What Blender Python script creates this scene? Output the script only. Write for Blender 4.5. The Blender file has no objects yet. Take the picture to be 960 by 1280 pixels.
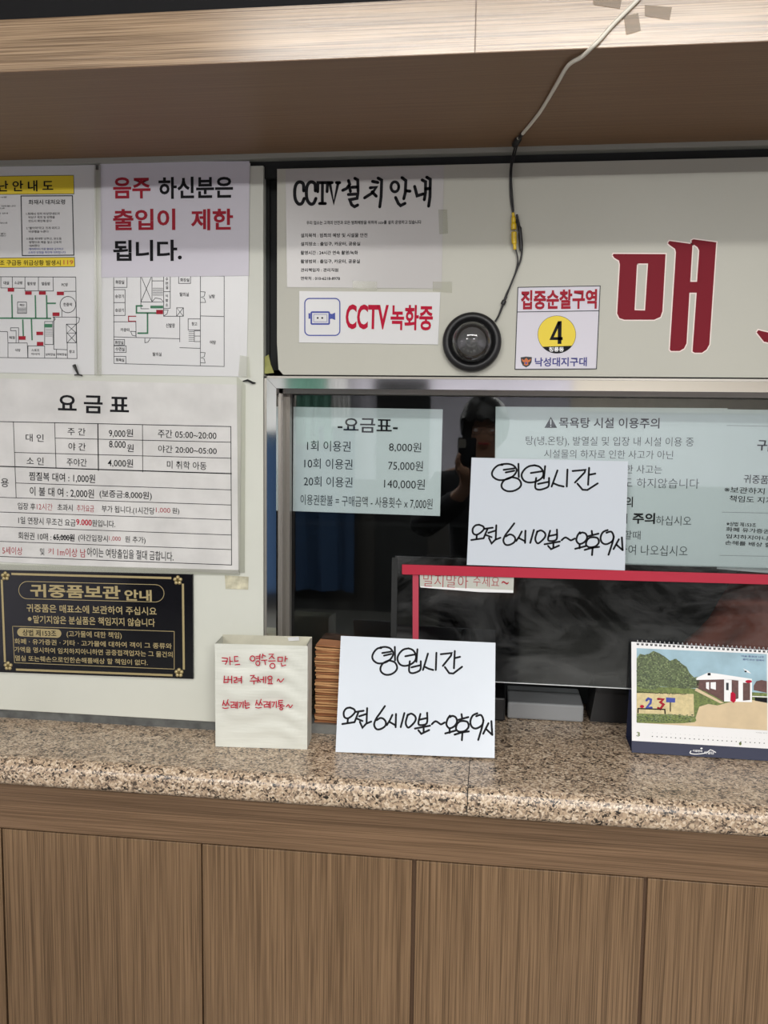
import bpy, bmesh, math, random
from mathutils import Vector, Matrix
from mathutils.geometry import tessellate_polygon
random.seed(4)
S = bpy.context.scene
COL = S.collection

# ------------------------------------------------------------------ camera
F = 1077.0
_X = Vector((8547, -225, F)).normalized()
_Z = Vector((145, 10660, F)); _Z = (_Z - _X * _X.dot(_Z)).normalized()
_Y = _Z.cross(_X)
R = Matrix((_X, _Y, _Z))
CAM = Vector((0.0, -1.61, 1.62))
cd = bpy.data.cameras.new('camera'); cam = bpy.data.objects.new('camera', cd); COL.objects.link(cam)
cd.sensor_fit = 'VERTICAL'; cd.sensor_height = 36; cd.lens = 36 * F / 1280; cd.clip_start = 0.01
cam.matrix_world = Matrix.Translation(CAM) @ R.to_4x4()
S.camera = cam

# ------------------------------------------------------------------ world, exposure, lights
S.view_settings.view_transform = 'Standard'; S.view_settings.look = 'None'
S.view_settings.gamma = 1; S.view_settings.exposure = 0.0
try: S.view_settings.use_curve_mapping = False
except Exception: pass
w = bpy.data.worlds.new('world'); S.world = w; w.use_nodes = True
w.node_tree.nodes['Background'].inputs[0].default_value = (.8, .85, .9, 1)
w.node_tree.nodes['Background'].inputs[1].default_value = 0.1
S.cycles.max_bounces = 8; S.cycles.transparent_max_bounces = 12
S.cycles.sample_clamp_indirect = 6


def area(name, loc, sx, sy, power, col=(1, .985, .955)):
    ld = bpy.data.lights.new(name, 'AREA'); ld.shape = 'RECTANGLE'; ld.size = sx; ld.size_y = sy
    ld.energy = power; ld.color = col
    o = bpy.data.objects.new(name, ld); COL.objects.link(o); o.location = loc
    return o


area('tube_light', (.02, -1.28, 2.485), 1.25, .07, 16)
area('tube_light', (1.0, -3.4, 2.485), 1.25, .10, 165)
area('tube_light', (-1.5, -3.2, 2.485), 1.25, .10, 105)

# ------------------------------------------------------------------ materials


def N(t, k, **kw):
    n = t.nodes.new(k)
    for a, b in kw.items():
        if a.startswith('i_'): n.inputs[a[2:].replace('_', ' ')].default_value = b
        else: setattr(n, a, b)
    return n


def mat(name, col, rough=.6, metal=0., spec=.5, bump=None, mottle=None, coat=0, emit=None):
    m = bpy.data.materials.new(name); m.use_nodes = True; t = m.node_tree; b = t.nodes['Principled BSDF']
    b.inputs['Base Color'].default_value = (*col, 1); b.inputs['Roughness'].default_value = rough
    b.inputs['Metallic'].default_value = metal; b.inputs['Specular IOR Level'].default_value = spec
    b.inputs['Coat Weight'].default_value = coat; b.inputs['Coat Roughness'].default_value = .08
    tc = N(t, 'ShaderNodeTexCoord')
    if mottle:
        sc, amt = mottle
        n = N(t, 'ShaderNodeTexNoise', i_Scale=sc, i_Detail=5.); t.links.new(tc.outputs['Object'], n.inputs['Vector'])
        r = N(t, 'ShaderNodeMapRange'); r.inputs[1].default_value = .3; r.inputs[2].default_value = .7
        r.inputs[3].default_value = 1 - amt; r.inputs[4].default_value = 1 + amt * .4
        t.links.new(n.outputs[0], r.inputs[0])
        mx = N(t, 'ShaderNodeVectorMath', operation='SCALE'); mx.inputs[0].default_value = col
        t.links.new(r.outputs[0], mx.inputs['Scale']); t.links.new(mx.outputs[0], b.inputs['Base Color'])
    if bump:
        sc, st = bump
        n = N(t, 'ShaderNodeTexNoise', i_Scale=sc, i_Detail=4.); t.links.new(tc.outputs['Object'], n.inputs['Vector'])
        bp = N(t, 'ShaderNodeBump', i_Strength=st, i_Distance=.004)
        t.links.new(n.outputs[0], bp.inputs['Height']); t.links.new(bp.outputs[0], b.inputs['Normal'])
    if emit:
        b.inputs['Emission Color'].default_value = (*emit[0], 1); b.inputs['Emission Strength'].default_value = emit[1]
    return m


def wood(name, horizontal, c0, c1, rough=.35):
    m = bpy.data.materials.new(name); m.use_nodes = True; t = m.node_tree; b = t.nodes['Principled BSDF']
    tc = N(t, 'ShaderNodeTexCoord'); mp = N(t, 'ShaderNodeMapping')
    mp.inputs['Scale'].default_value = (4, 60, 620) if horizontal == 1 else ((4, 620, 60) if horizontal == 2 else (620, 60, 4))
    t.links.new(tc.outputs['Object'], mp.inputs[0])
    n = N(t, 'ShaderNodeTexNoise', i_Scale=1., i_Detail=3., i_Roughness=.6); t.links.new(mp.outputs[0], n.inputs['Vector'])
    mp2 = N(t, 'ShaderNodeMapping')
    mp2.inputs['Scale'].default_value = (1.5, 9, 120) if horizontal == 1 else ((1.5, 120, 9) if horizontal == 2 else (120, 9, 1.5))
    t.links.new(tc.outputs['Object'], mp2.inputs[0])
    n2 = N(t, 'ShaderNodeTexNoise', i_Scale=1., i_Detail=2.); t.links.new(mp2.outputs[0], n2.inputs['Vector'])
    ad = N(t, 'ShaderNodeMath', operation='MULTIPLY_ADD'); ad.inputs[1].default_value = .28
    t.links.new(n2.outputs[0], ad.inputs[0]); t.links.new(n.outputs[0], ad.inputs[2])
    cr = N(t, 'ShaderNodeValToRGB'); e = cr.color_ramp.elements
    e[0].position = .50; e[0].color = (*c0, 1); e[1].position = .78; e[1].color = (*c1, 1)
    t.links.new(ad.outputs[0], cr.inputs[0]); t.links.new(cr.outputs[0], b.inputs['Base Color'])
    bp = N(t, 'ShaderNodeBump', i_Strength=.25, i_Distance=.001); t.links.new(n.outputs[0], bp.inputs['Height'])
    t.links.new(bp.outputs[0], b.inputs['Normal'])
    b.inputs['Roughness'].default_value = rough
    if name.startswith('fascia'): b.inputs['Coat Weight'].default_value = .55; b.inputs['Coat Roughness'].default_value = .24; b.inputs['Coat IOR'].default_value = 1.7
    return m


def granite(name):
    m = bpy.data.materials.new(name); m.use_nodes = True; t = m.node_tree; b = t.nodes['Principled BSDF']
    tc = N(t, 'ShaderNodeTexCoord')
    ns = N(t, 'ShaderNodeTexNoise', i_Scale=130., i_Detail=2.); t.links.new(tc.outputs['Object'], ns.inputs['Vector'])
    sub = N(t, 'ShaderNodeMix', data_type='RGBA', blend_type='LINEAR_LIGHT'); sub.inputs[0].default_value = .004
    t.links.new(tc.outputs['Object'], sub.inputs[6]); t.links.new(ns.outputs[1], sub.inputs[7])
    v = N(t, 'ShaderNodeTexVoronoi', i_Scale=310.); t.links.new(sub.outputs[2], v.inputs['Vector'])
    sx = N(t, 'ShaderNodeSeparateColor'); t.links.new(v.outputs['Color'], sx.inputs[0])
    n2 = N(t, 'ShaderNodeTexNoise', i_Scale=55., i_Detail=2.); t.links.new(tc.outputs['Object'], n2.inputs['Vector'])
    ad = N(t, 'ShaderNodeMath', operation='MULTIPLY_ADD'); ad.inputs[1].default_value = .9
    t.links.new(n2.outputs[0], ad.inputs[0]); t.links.new(sx.outputs[0], ad.inputs[2])
    cr = N(t, 'ShaderNodeValToRGB'); cr.color_ramp.interpolation = 'CONSTANT'
    e = cr.color_ramp.elements
    e[0].position = 0; e[0].color = (.018, .014, .011, 1)
    e[1].position = .53; e[1].color = (.075, .055, .040, 1)
    for p, c in ((.66, (.17, .125, .09)), (.82, (.31, .225, .155)), (.98, (.42, .31, .21)), (1.16, (.50, .39, .275)), (1.3, (.60, .49, .37))):
        x = e.new(min(p / 1.0, 1.0) if p < 1 else 1.0); x.color = (*c, 1)
    # rescale the positions into 0..1
    sc = N(t, 'ShaderNodeMath', operation='MULTIPLY'); sc.inputs[1].default_value = 1 / 1.45
    t.links.new(ad.outputs[0], sc.inputs[0]); t.links.new(sc.outputs[0], cr.inputs[0])
    for el, p in zip(list(e), (0, .33, .41, .51, .65, .80, .90)): el.position = p
    t.links.new(cr.outputs[0], b.inputs['Base Color']); b.inputs['Roughness'].default_value = .32
    return m


def see_through(name, tint=(1, 1, 1), refl=1.0, rough=.02, haze=0.0, hazecol=(.8, .8, .8), scuff=0):
    """clear or tinted sheet: transparent with a Fresnel reflection"""
    m = bpy.data.materials.new(name); m.use_nodes = True; t = m.node_tree
    for n in list(t.nodes): t.nodes.remove(n)
    out = N(t, 'ShaderNodeOutputMaterial'); tr = N(t, 'ShaderNodeBsdfTransparent'); tr.inputs[0].default_value = (*tint, 1)
    gl = N(t, 'ShaderNodeBsdfGlossy'); gl.inputs['Roughness'].default_value = rough
    fr = N(t, 'ShaderNodeFresnel'); fr.inputs[0].default_value = 1.5
    mu = N(t, 'ShaderNodeMath', operation='MULTIPLY'); mu.inputs[1].default_value = refl; mu.use_clamp = True
    t.links.new(fr.outputs[0], mu.inputs[0])
    base = tr
    if haze:
        df = N(t, 'ShaderNodeBsdfDiffuse'); df.inputs[0].default_value = (*hazecol, 1)
        h = N(t, 'ShaderNodeMixShader'); h.inputs[0].default_value = haze
        if scuff:
            tc = N(t, 'ShaderNodeTexCoord'); mp = N(t, 'ShaderNodeMapping'); mp.inputs['Scale'].default_value = (5, 1, 9); mp.inputs['Rotation'].default_value = (0, .5, 0)
            nz = N(t, 'ShaderNodeTexNoise', i_Scale=1., i_Detail=7., i_Roughness=.7, i_Distortion=1.2); mr = N(t, 'ShaderNodeMapRange')
            mr.inputs[1].default_value = .42; mr.inputs[2].default_value = .75; mr.inputs[3].default_value = 0; mr.inputs[4].default_value = scuff
            t.links.new(tc.outputs['Object'], mp.inputs[0]); t.links.new(mp.outputs[0], nz.inputs['Vector']); t.links.new(nz.outputs[0], mr.inputs[0]); t.links.new(mr.outputs[0], h.inputs[0])
        t.links.new(tr.outputs[0], h.inputs[1]); t.links.new(df.outputs[0], h.inputs[2]); base = h
    mx = N(t, 'ShaderNodeMixShader'); t.links.new(mu.outputs[0], mx.inputs[0])
    t.links.new(base.outputs[0], mx.inputs[1]); t.links.new(gl.outputs[0], mx.inputs[2]); t.links.new(mx.outputs[0], out.inputs[0])
    return m


M = dict(
    paper=mat('white_paper', (.74, .74, .74), .55, bump=(9, .12)),
    paper_gloss=mat('laminated_paper', (.62, .62, .62), .28, bump=(6, .10)),
    paper_cool=mat('cool_white_paper', (.545, .59, .645), .35, bump=(6, .10)), paper_in=mat('paper_behind_glass', (.62, .65, .65), .5, bump=(6, .08)),
    paper_grey=mat('greyish_laminate', (.47, .455, .445), .25, bump=(6, .10)),
    paper_warm=mat('creased_sheet', (.62, .61, .59), .3, bump=(12, .30), mottle=(14, .14)),
    paper_lilac=mat('lilac_white_paper', (.60, .58, .64), .6, bump=(8, .08)),
    board=mat('white_acrylic_board', (.455, .45, .39), .42, spec=.35, mottle=(3, .04)),
    panel=mat('cream_white_panel', (.58, .59, .525), .45, mottle=(4, .07)),
    ink=mat('black_ink', (.012, .012, .014),.8, spec=.15), inkgrey=mat('grey_ink', (.05, .055, .06),.8, spec=.15),
    red=mat('red_ink', (.33, .02, .035), .7, spec=.15), redmark=mat('red_marker', (.42, .008, .035), .7, spec=.15),
    navy=mat('navy_ink', (.03, .03, .20), .5), yellow=mat('yellow_print', (.72, .55, .02), .5),
    orange=mat('orange_print', (.5, .12, .02), .5), green=mat('green_print', (.03, .17, .08), .5),
    greylight=mat('pale_grey_line', (.35, .36, .37), .5),
    maroon=mat('dark_red_vinyl', (.18, .005, .015), .6, spec=.2), pinkline=mat('pinkish_white_edge', (.80, .66, .62), .4),
    blue=mat('blue_print', (.03, .05, .30), .5), white=mat('white_ink', (.8, .8, .8), .5),
    black=mat('black_acrylic', (.006, .006, .008), .08), gold=mat('brass_gold', (.42, .34, .17), .35, .35),
    gap=mat('dark_gap', (.012, .013, .013), .8), blackrub=mat('black_rubber', (.008, .008, .009), .45),
    chrome=mat('polished_steel', (.80, .80, .80), .06, 1.0, bump=(5, .02)), steel=mat('brushed_steel', (.33, .31, .28), .35, .7),
    alu=mat('grey_aluminium', (.30, .31, .30), .4, .5, mottle=(30, .3)), trimgrey=mat('grey_trim', (.34, .34, .30), .5, .1),
    woodv=wood('vertical_grain_laminate', 0, (.092, .053, .026), (.225, .138, .073)),
    woodh=wood('horizontal_grain_laminate', 1, (.105, .061, .031), (.200, .121, .068)),
    woodf=wood('fascia_laminate', 1, (.16, .097, .05), (.46, .315, .19), .27),
    woods=wood('soffit_laminate', 2, (.19, .105, .053), (.24, .14, .075), .5),
    granite=granite('speckled_granite'),
    glass=see_through('window_glass', (.945, .975, .975), 1.8), acrylic=see_through('clear_acrylic', (.82, .84, .84), 1.6, .05, .014, scuff=.06),
    tape=see_through('clear_tape', (.95, .95, .92), 1.2, .22, .06), tapeold=see_through('aged_tape', (.80, .74, .66), .8, .3, .25, (.32, .25, .18)),
    dome=see_through('smoked_dome', (.50, .50, .50), 2.2, .03, .04, (.5, .5, .5)),
    redtape=mat('red_cloth_tape', (.42, .02, .045), .35, bump=(30, .1)),
    bag=mat('crumpled_white_paper', (.60, .61, .55), .42, bump=(20, .38)), bagin=mat('inner_card', (.52, .50, .40), .7, mottle=(20, .2)),
    calnavy=mat('navy_card', (.020, .025, .058), .5), residue=mat('glue_residue', (.55, .52, .38), .7, mottle=(60, .4)),
    metalclip=mat('dark_clip_metal', (.08, .08, .075), .3, .8), greenyel=mat('yellow_green_scrap', (.28, .28, .08), .6, mottle=(40, .3)),
    whitecable=mat('ivory_cable', (.74, .70, .60), .4), yellowplug=mat('yellow_plug', (.62, .42, .01), .35),
    kraft=mat('kraft_sheet_tan', (.62, .34, .15), .7), kraft2=mat('kraft_sheet_brown', (.34, .14, .055), .7),
    sky=mat('printed_sky', (.30, .46, .54), .4, mottle=(22, .25)), tree=mat('printed_tree', (.10, .14, .05), .5, mottle=(300, .8)),
    grass=mat('printed_grass', (.15, .20, .045), .5, mottle=(260, .5)), sand=mat('printed_sand', (.60, .47, .29), .5, mottle=(30, .12)),
    brick=mat('printed_brick', (.11, .045, .038), .5, mottle=(200, .3)), cream=mat('printed_cream', (.60, .50, .26), .5, mottle=(150, .2)),
    skin=mat('skin', (.42, .24, .16), .5), hair=mat('black_hair', (.006, .006, .006), .5), jacket=mat('dark_jacket', (.02, .022, .026), .9),
    shirt=mat('grey_shirt', (.30, .32, .34), .9), trousers=mat('dark_trousers', (.02, .02, .025), .9),
    lobbywall=mat('lilac_grey_wall', (.62, .60, .68), .8, mottle=(2, .1)), lobbydark=mat('dark_wainscot', (.035, .033, .03), .5),
    lobbyfloor=mat('grey_floor', (.12, .12, .11), .3), ceiling=mat('ceiling_white', (.55, .55, .53), .9),
    curtainblue=mat('deep_blue_cloth', (.018, .05, .115), .9), curtaingreen=mat('green_cloth', (.16, .34, .27), .9),
    creamposter=mat('cream_poster', (.72, .66, .56), .7), blackceil=mat('matt_black_paint', (.004, .004, .005), .9),
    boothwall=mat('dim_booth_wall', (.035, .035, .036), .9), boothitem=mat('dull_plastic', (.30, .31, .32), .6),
    redcloth=mat('reddish_brown_cloth', (.42, .12, .08), .9, bump=(25, .5)), lamp=mat('lamp_diffuser', (.8, .8, .8), .5, emit=((1, .97, .92), 9)),
    lampbody=mat('lamp_housing', (.7, .7, .7), .5),
)

t = M['bag'].node_tree; nz = [n for n in t.nodes if n.type == 'TEX_NOISE'][0]; mp = N(t, 'ShaderNodeMapping'); mp.inputs['Scale'].default_value = (.35, 1, 2.4); mp.inputs['Rotation'].default_value = (0, .18, 0)
t.links.new([n for n in t.nodes if n.type == 'TEX_COORD'][0].outputs['Object'], mp.inputs[0]); t.links.new(mp.outputs[0], nz.inputs['Vector'])
[n for n in t.nodes if n.type == 'BUMP'][0].inputs['Distance'].default_value = .006

# ------------------------------------------------------------------ helpers


def tag(o, label=None, cat=None, group=None, kind=None):
    for k, v in (('label', label), ('category', cat), ('group', group), ('kind', kind)):
        if v: o[k] = v
    return o


def mesh(name, V, Fc, m, parent=None, mi=None, smooth=False, M0=None):
    me = bpy.data.meshes.new(name); me.from_pydata([tuple(v) for v in V], [], [tuple(f) for f in Fc])
    for x in (m if isinstance(m, (list, tuple)) else [m]): me.materials.append(x)
    if mi: me.polygons.foreach_set('material_index', mi)
    if smooth: me.polygons.foreach_set('use_smooth', [True] * len(me.polygons))
    me.update(); o = bpy.data.objects.new(name, me); COL.objects.link(o)
    if parent: o.parent = parent
    if M0 is not None: o.matrix_world = M0
    return o


def empty(name, loc=(0, 0, 0), M0=None):
    o = bpy.data.objects.new(name, None); COL.objects.link(o); o.empty_display_size = .05
    o.matrix_world = M0 if M0 is not None else Matrix.Translation(Vector(loc))
    return o


def boxd(x0, x1, y0, y1, z0, z1):
    V = [(x, y, z) for z in (z0, z1) for y in (y0, y1) for x in (x0, x1)]
    return V, [(0, 2, 3, 1), (4, 5, 7, 6), (0, 1, 5, 4), (2, 6, 7, 3), (0, 4, 6, 2), (1, 3, 7, 5)]


def box(name, x0, x1, y0, y1, z0, z1, m, parent=None, bev=0.0):
    V, Fc = boxd(x0, x1, y0, y1, z0, z1)
    o = mesh(name, V, Fc, m, parent)
    if bev:
        b = o.modifiers.new('bevel', 'BEVEL'); b.width = bev; b.segments = 2
    return o


def cat_join(parts):
    V, Fc = [], []
    for v, f in parts:
        n = len(V); V += list(v); Fc += [tuple(i + n for i in q) for q in f]
    return V, Fc


def tubed(pts, r, seg=8, closed_ends=True):
    pts = [Vector(p) for p in pts]; V, Fc = [], []
    rr = r if isinstance(r, (list, tuple)) else [r] * len(pts)
    up = Vector((0.13, 0.31, .94))
    for i, p in enumerate(pts):
        d = (pts[min(i + 1, len(pts) - 1)] - pts[max(i - 1, 0)]).normalized()
        a = d.cross(up)
        if a.length < 1e-3: a = d.cross(Vector((1, 0, 0)))
        a.normalize(); b = d.cross(a)
        for k in range(seg):
            t = 2 * math.pi * k / seg; V.append(p + (a * math.cos(t) + b * math.sin(t)) * rr[i])
    for i in range(len(pts) - 1):
        for k in range(seg):
            k2 = (k + 1) % seg; Fc.append((i * seg + k, i * seg + k2, (i + 1) * seg + k2, (i + 1) * seg + k))
    Fc.append(tuple(range(seg))); Fc.append(tuple((len(pts) - 1) * seg + k for k in reversed(range(seg))))
    return V, Fc


def spline(P, n=6, closed=False):
    P = [Vector(p) for p in P]
    if len(P) < 3: return P
    out = []
    for i in range(len(P) - 1):
        p0 = P[max(i - 1, 0)]; p1 = P[i]; p2 = P[i + 1]; p3 = P[min(i + 2, len(P) - 1)]
        for k in range(n):
            t = k / n
            out.append(.5 * ((2 * p1) + (p2 - p0) * t + (2 * p0 - 5 * p1 + 4 * p2 - p3) * t * t + (3 * p1 - p0 - 3 * p2 + p3) * t ** 3))
    out.append(P[-1]); return out


def lathe(prof, seg=40):
    V, Fc = [], []
    for i, (r, y) in enumerate(prof):
        for k in range(seg):
            t = 2 * math.pi * k / seg; V.append((r * math.cos(t), y, r * math.sin(t)))
    for i in range(len(prof) - 1):
        for k in range(seg):
            k2 = (k + 1) % seg; Fc.append((i * seg + k, i * seg + k2, (i + 1) * seg + k2, (i + 1) * seg + k))
    return V, Fc


def ray(x, y): return R @ Vector((x - 480, -(y - 640), -F))


def hit(x, y, O, Nn):
    r = ray(x, y); t = (Vector(O) - CAM).dot(Nn) / r.dot(Nn); return CAM + r * t


def W(x, y, Y=0.0): return hit(x, y, (0, Y, 0), Vector((0, 1, 0)))
def H(x, y, Z): return hit(x, y, (0, 0, Z), Vector((0, 0, 1)))


class Sheet:
    """a flat thing whose four corners are TL, TR, BR, BL as points; local x = right, z = up, -y = towards the room"""

    def __init__(s, corners, Y=0.0, pts=None):
        P = [Vector(p) for p in pts] if pts else [W(*c, Y) for c in corners]
        TL, TR, BR, BL = P
        u = ((TR - TL) + (BR - BL)).normalized(); v = ((TL - BL) + (TR - BR)); v = (v - u * v.dot(u)).normalized()
        n = v.cross(u) * 1.0
        s.O = BL; s.u = u; s.v = v; s.n = v.cross(u) if v.cross(u).y > 0 else u.cross(v)
        s.M = Matrix((( u.x, s.n.x, v.x, BL.x), (u.y, s.n.y, v.y, BL.y), (u.z, s.n.z, v.z, BL.z), (0, 0, 0, 1)))
        s.C = [s.loc(p) for p in P]; s.tf = None; s.ink = {}; s.th = .0005; s.k = 0

    def loc(s, p): d = p - s.O; return Vector((d.dot(s.u), d.dot(s.v)))

    def px(s, x, y):
        if s.tf: x, y = s.tf(x, y)
        return s.loc(hit(x, y, s.O, s.n))

    def base(s, name, m, th=.0005, parent=None):
        s.th = th; C = s.C
        V = [(c.x, -th, c.y) for c in C] + [(c.x, 0, c.y) for c in C]
        Fc = [(0, 3, 2, 1), (4, 5, 6, 7), (0, 1, 5, 4), (1, 2, 6, 5), (2, 3, 7, 6), (3, 0, 4, 7)]
        s.root = mesh(name, V, Fc, m, M0=s.M)
        return s.root

    def add(s, part, m, verts2, faces, layer=0):
        key = part if isinstance(part, tuple) else (part, 0)
        d = s.ink.setdefault(key, dict(V=[], F=[], m=[], mi=[]))
        if m not in d['m']: d['m'].append(m)
        i = d['m'].index(m); n = len(d['V']); y = -(s.th + .0002 + layer * .00016)
        d['V'] += [(v[0], y, v[1]) for v in verts2]
        for f in faces: d['F'].append(tuple(a + n for a in f)); d['mi'].append(i)

    def text(s, body, x0, x1, yt, yb, m='ink', bold=0.0, part='lettering', layer=2, rot=0):
        V, Fc, (ax, bx, ay, by) = glyphs(body, bold)
        xm, ym = (x0 + x1) / 2, (yt + yb) / 2
        a = s.px(x0, ym); b = s.px(x1, ym); t = s.px(xm, yt); c = s.px(xm, yb)
        uv = []
        # the line follows the sheet's own horizontal
        cu, cv = (a.x + b.x) / 2, (t.y + c.y) / 2; wu, hv = (b.x - a.x), (t.y - c.y)
        for x, y in V:
            fu = ((x - ax) / (bx - ax) - .5) * wu; fv = ((y - ay) / (by - ay) - .5) * hv
            uv.append((cu + fu, cv + fv + fu * rot))
        s.k += 1; s.add((part, s.k), M[m], uv, Fc, layer)

    def poly(s, pts, m='ink', part='print', layer=0, holes=()):
        loops = [[s.px(*p) for p in pts]] + [[s.px(*p) for p in h] for h in holes]
        tri = tessellate_polygon([[Vector((p.x, p.y, 0)) for p in l] for l in loops])
        flat = [p for l in loops for p in l]; s.add(part, M[m], flat, tri, layer)

    def rect(s, x0, y0, x1, y1, m='ink', part='print', layer=0):
        s.poly([(x0, y0), (x1, y0), (x1, y1), (x0, y1)], m, part, layer)

    def disc(s, cx, cy, rx, ry, m='ink', part='print', layer=0, n=28):
        s.poly([(cx + rx * math.cos(2 * math.pi * k / n), cy + ry * math.sin(2 * math.pi * k / n)) for k in range(n)], m, part, layer)

    def line(s, pts, wpx, m='ink', part='print', layer=1, curve=False, cap=True):
        """marker or ruled line; width in photograph pixels at the sheet"""
        k = (s.C[1] - s.C[0]).length
        P = [s.px(*p) for p in pts]
        if curve: P = [Vector((p.x, p.y)) for p in spline([Vector((p.x, p.y, 0)) for p in P], 5)]
        h = wpx * s.mpp() / 2; V, Fc = [], []
        L = len(P)
        for i, p in enumerate(P):
            d0 = (P[i] - P[i - 1]).normalized() if i else (P[1] - P[0]).normalized()
            d1 = (P[i + 1] - P[i]).normalized() if i < L - 1 else d0
            d = (d0 + d1)
            if d.length < .3: d = d1
            d.normalize(); nn = Vector((-d.y, d.x)); c = max(.6, abs(d.dot(d1)))
            V += [p + nn * h / c, p - nn * h / c]
        for i in range(L - 1): Fc.append((2 * i, 2 * i + 1, 2 * i + 3, 2 * i + 2))
        s.add(part, M[m], V, Fc, layer)
        if cap:
            for e in (P[0], P[-1]):
                s.add(part, M[m], [e + Vector((math.cos(t), math.sin(t))) * h for t in [math.pi * 2 * q / 8 for q in range(8)]], [tuple(range(8))], layer)

    def mpp(s):  # metres per photograph pixel near the sheet centre
        c = s.O + s.u * ((s.C[1].x) / 2); return (hit(501, 600, s.O, s.n) - hit(500, 600, s.O, s.n)).length if not hasattr(s, '_m') else s._m

    def done(s):
        for (k, _), d in s.ink.items(): mesh(k, d['V'], d['F'], d['m'], s.root, d['mi'])


_ts = bpy.data.scenes.new('typesetting'); _tc = bpy.data.curves.new('type', 'FONT'); _to = bpy.data.objects.new('type', _tc); _ts.collection.objects.link(_to); _tc.resolution_u = 3
_gc = {}


def glyphs(body, bold):
    k = (body, bold)
    if k not in _gc:
        _tc.body = body; _tc.offset = bold
        dg = _ts.view_layers[0].depsgraph; _ts.view_layers[0].update(); dg = _ts.view_layers[0].depsgraph; e = _to.evaluated_get(dg); me = e.to_mesh()
        V = [(v.co.x, v.co.y) for v in me.vertices]; Fc = [tuple(p.vertices) for p in me.polygons]
        e.to_mesh_clear()
        xs = [v[0] for v in V]; ys = [v[1] for v in V]
        _gc[k] = (V, Fc, (min(xs), max(xs), min(ys), max(ys)))
    return _gc[k]


# ------------------------------------------------------------------ heights and depths
ZC = 1.0086       # counter top
ZS = 2.113        # soffit
YF = -.405        # fascia front
YG = .075         # window glass
YA = .064         # lower acrylic panel

# ------------------------------------------------------------------ setting: lobby shell
tag(box('floor', -3.2, 3.2, -5.6, 2.1, -.05, 0, M['lobbyfloor']), kind='structure')
tag(box('ceiling', -3.2, 3.2, -5.6, YF + .02, 2.55, 2.6, M['ceiling']), kind='structure')
wl = tag(box('wall_left', -3.25, -3.2, -5.6, 2.1, 0, 2.6, M['lobbywall']), kind='structure')
wr = tag(box('wall_right', 3.2, 3.25, -5.6, 2.1, 0, 2.6, M['lobbywall']), kind='structure')
wf = tag(box('wall_front', -3.2, 3.2, -5.65, -5.6, 0, 2.6, M['lobbywall']), kind='structure')
box('wainscot', -3.2, 3.2, -5.6, -5.57, 0, 1.15, M['lobbydark'], wf)
box('dark_doorway', -1.0, -.55, -5.6, -5.56, 0, 2.02, M['gap'], wf)
box('cream_noticeboard', .62, 2.35, -5.6, -5.57, 1.75, 2.35, M['creamposter'], wf)
def drape(name, x0, x1, y, z0, z1, m, ph, amp=.05):
    V = [(x0 + (x1 - x0) * i / 30, y + amp * math.sin(i * .9 + ph + .12 * j) + amp * .5 * math.sin(i * 2.3 + j * .2), z0 + (z1 - z0) * j / 8) for j in range(9) for i in range(31)]
    mesh(name, V, [(j * 31 + i, j * 31 + i + 1, j * 31 + i + 32, j * 31 + i + 31) for j in range(8) for i in range(30)], m, wf, smooth=True)
drape('blue_drape', -2.25, -1.15, -5.40, .2, 1.6, M['curtainblue'], 0)
drape('green_drape', -2.5, -1.9, -5.35, 1.5, 2.35, M['curtaingreen'], 1)
drape('white_drape', -1.95, -1.7, -5.36, 1.55, 2.35, M['paper'], 2, .03)
drape('green_drape', -1.7, -1.35, -5.35, 1.45, 2.35, M['curtaingreen'], 3)
drape('white_drape', -1.35, -1.2, -5.36, 1.6, 2.35, M['paper'], 2, .03)
# wall holding the ticket window: backing and panels
wb = tag(box('wall_back', -3.2, -.432, .0205, .06, ZC + .0005, 2.6, M['gap']), kind='structure')
tag(box('wall_below', -3.2, 3.2, -.02, .02, 0, ZC - .052, M['gap']), kind='structure')
box('wall_section', -.44, 3.2, .03, .06, 1.722, 2.6, M['gap'], wb)
XP = W(329.2, 440).x; XB = W(347, 300).x; XW0 = W(334.5, 520).x
zpt = W(320, 207).z; zpb = W(0, 887).z
wp = box('white_panel', -3.2, XP, 0, .02, zpb, zpt, M['panel'], wb, .0015)
box('grey_edge_strip', -3.2, XP + .004, .004, .02, ZC, zpb - .001, mat('dull_dark_strip', (.13, .135, .13), .5, .3, mottle=(40, .4)), wb)
box('top_trim', -3.2, 3.2, -.012, .02, W(600, 193.5).z, ZS, M['trimgrey'], wb)
box('dark_shadow_gap', -3.2, 3.2, .008, .02, W(600, 215).z, W(600, 193.5).z, M['gap'], wb)
# bulkhead above
tr = tag(box('trim_1', -3.2, 3.2, YF, YF + .018, ZS + .001, 2.184, M['woodf']), kind='structure')
for x0, x1 in ((-3.2, W(595, 30, YF).x - .0006), (W(595, 30, YF).x + .0006, 3.2)):
    pass
box('soffit_board', -3.2, 3.2, YF + .0003, .02, ZS, ZS + .0009, M['woods'], tr)
box('fascia_joint', W(594.5, 30, YF).x - .0008, W(594.5, 30, YF).x + .0008, YF - .0004, YF, ZS, 2.184, M['woodh'], tr)
box('black_cavity_panel', -3.2, 3.2, YF + .02, YF + .03, 2.184, 2.6, M['blackceil'], tr)
box('bulkhead_top', -3.2, 3.2, YF + .018, .02, 2.17, 2.184, M['blackceil'], tr)

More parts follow.
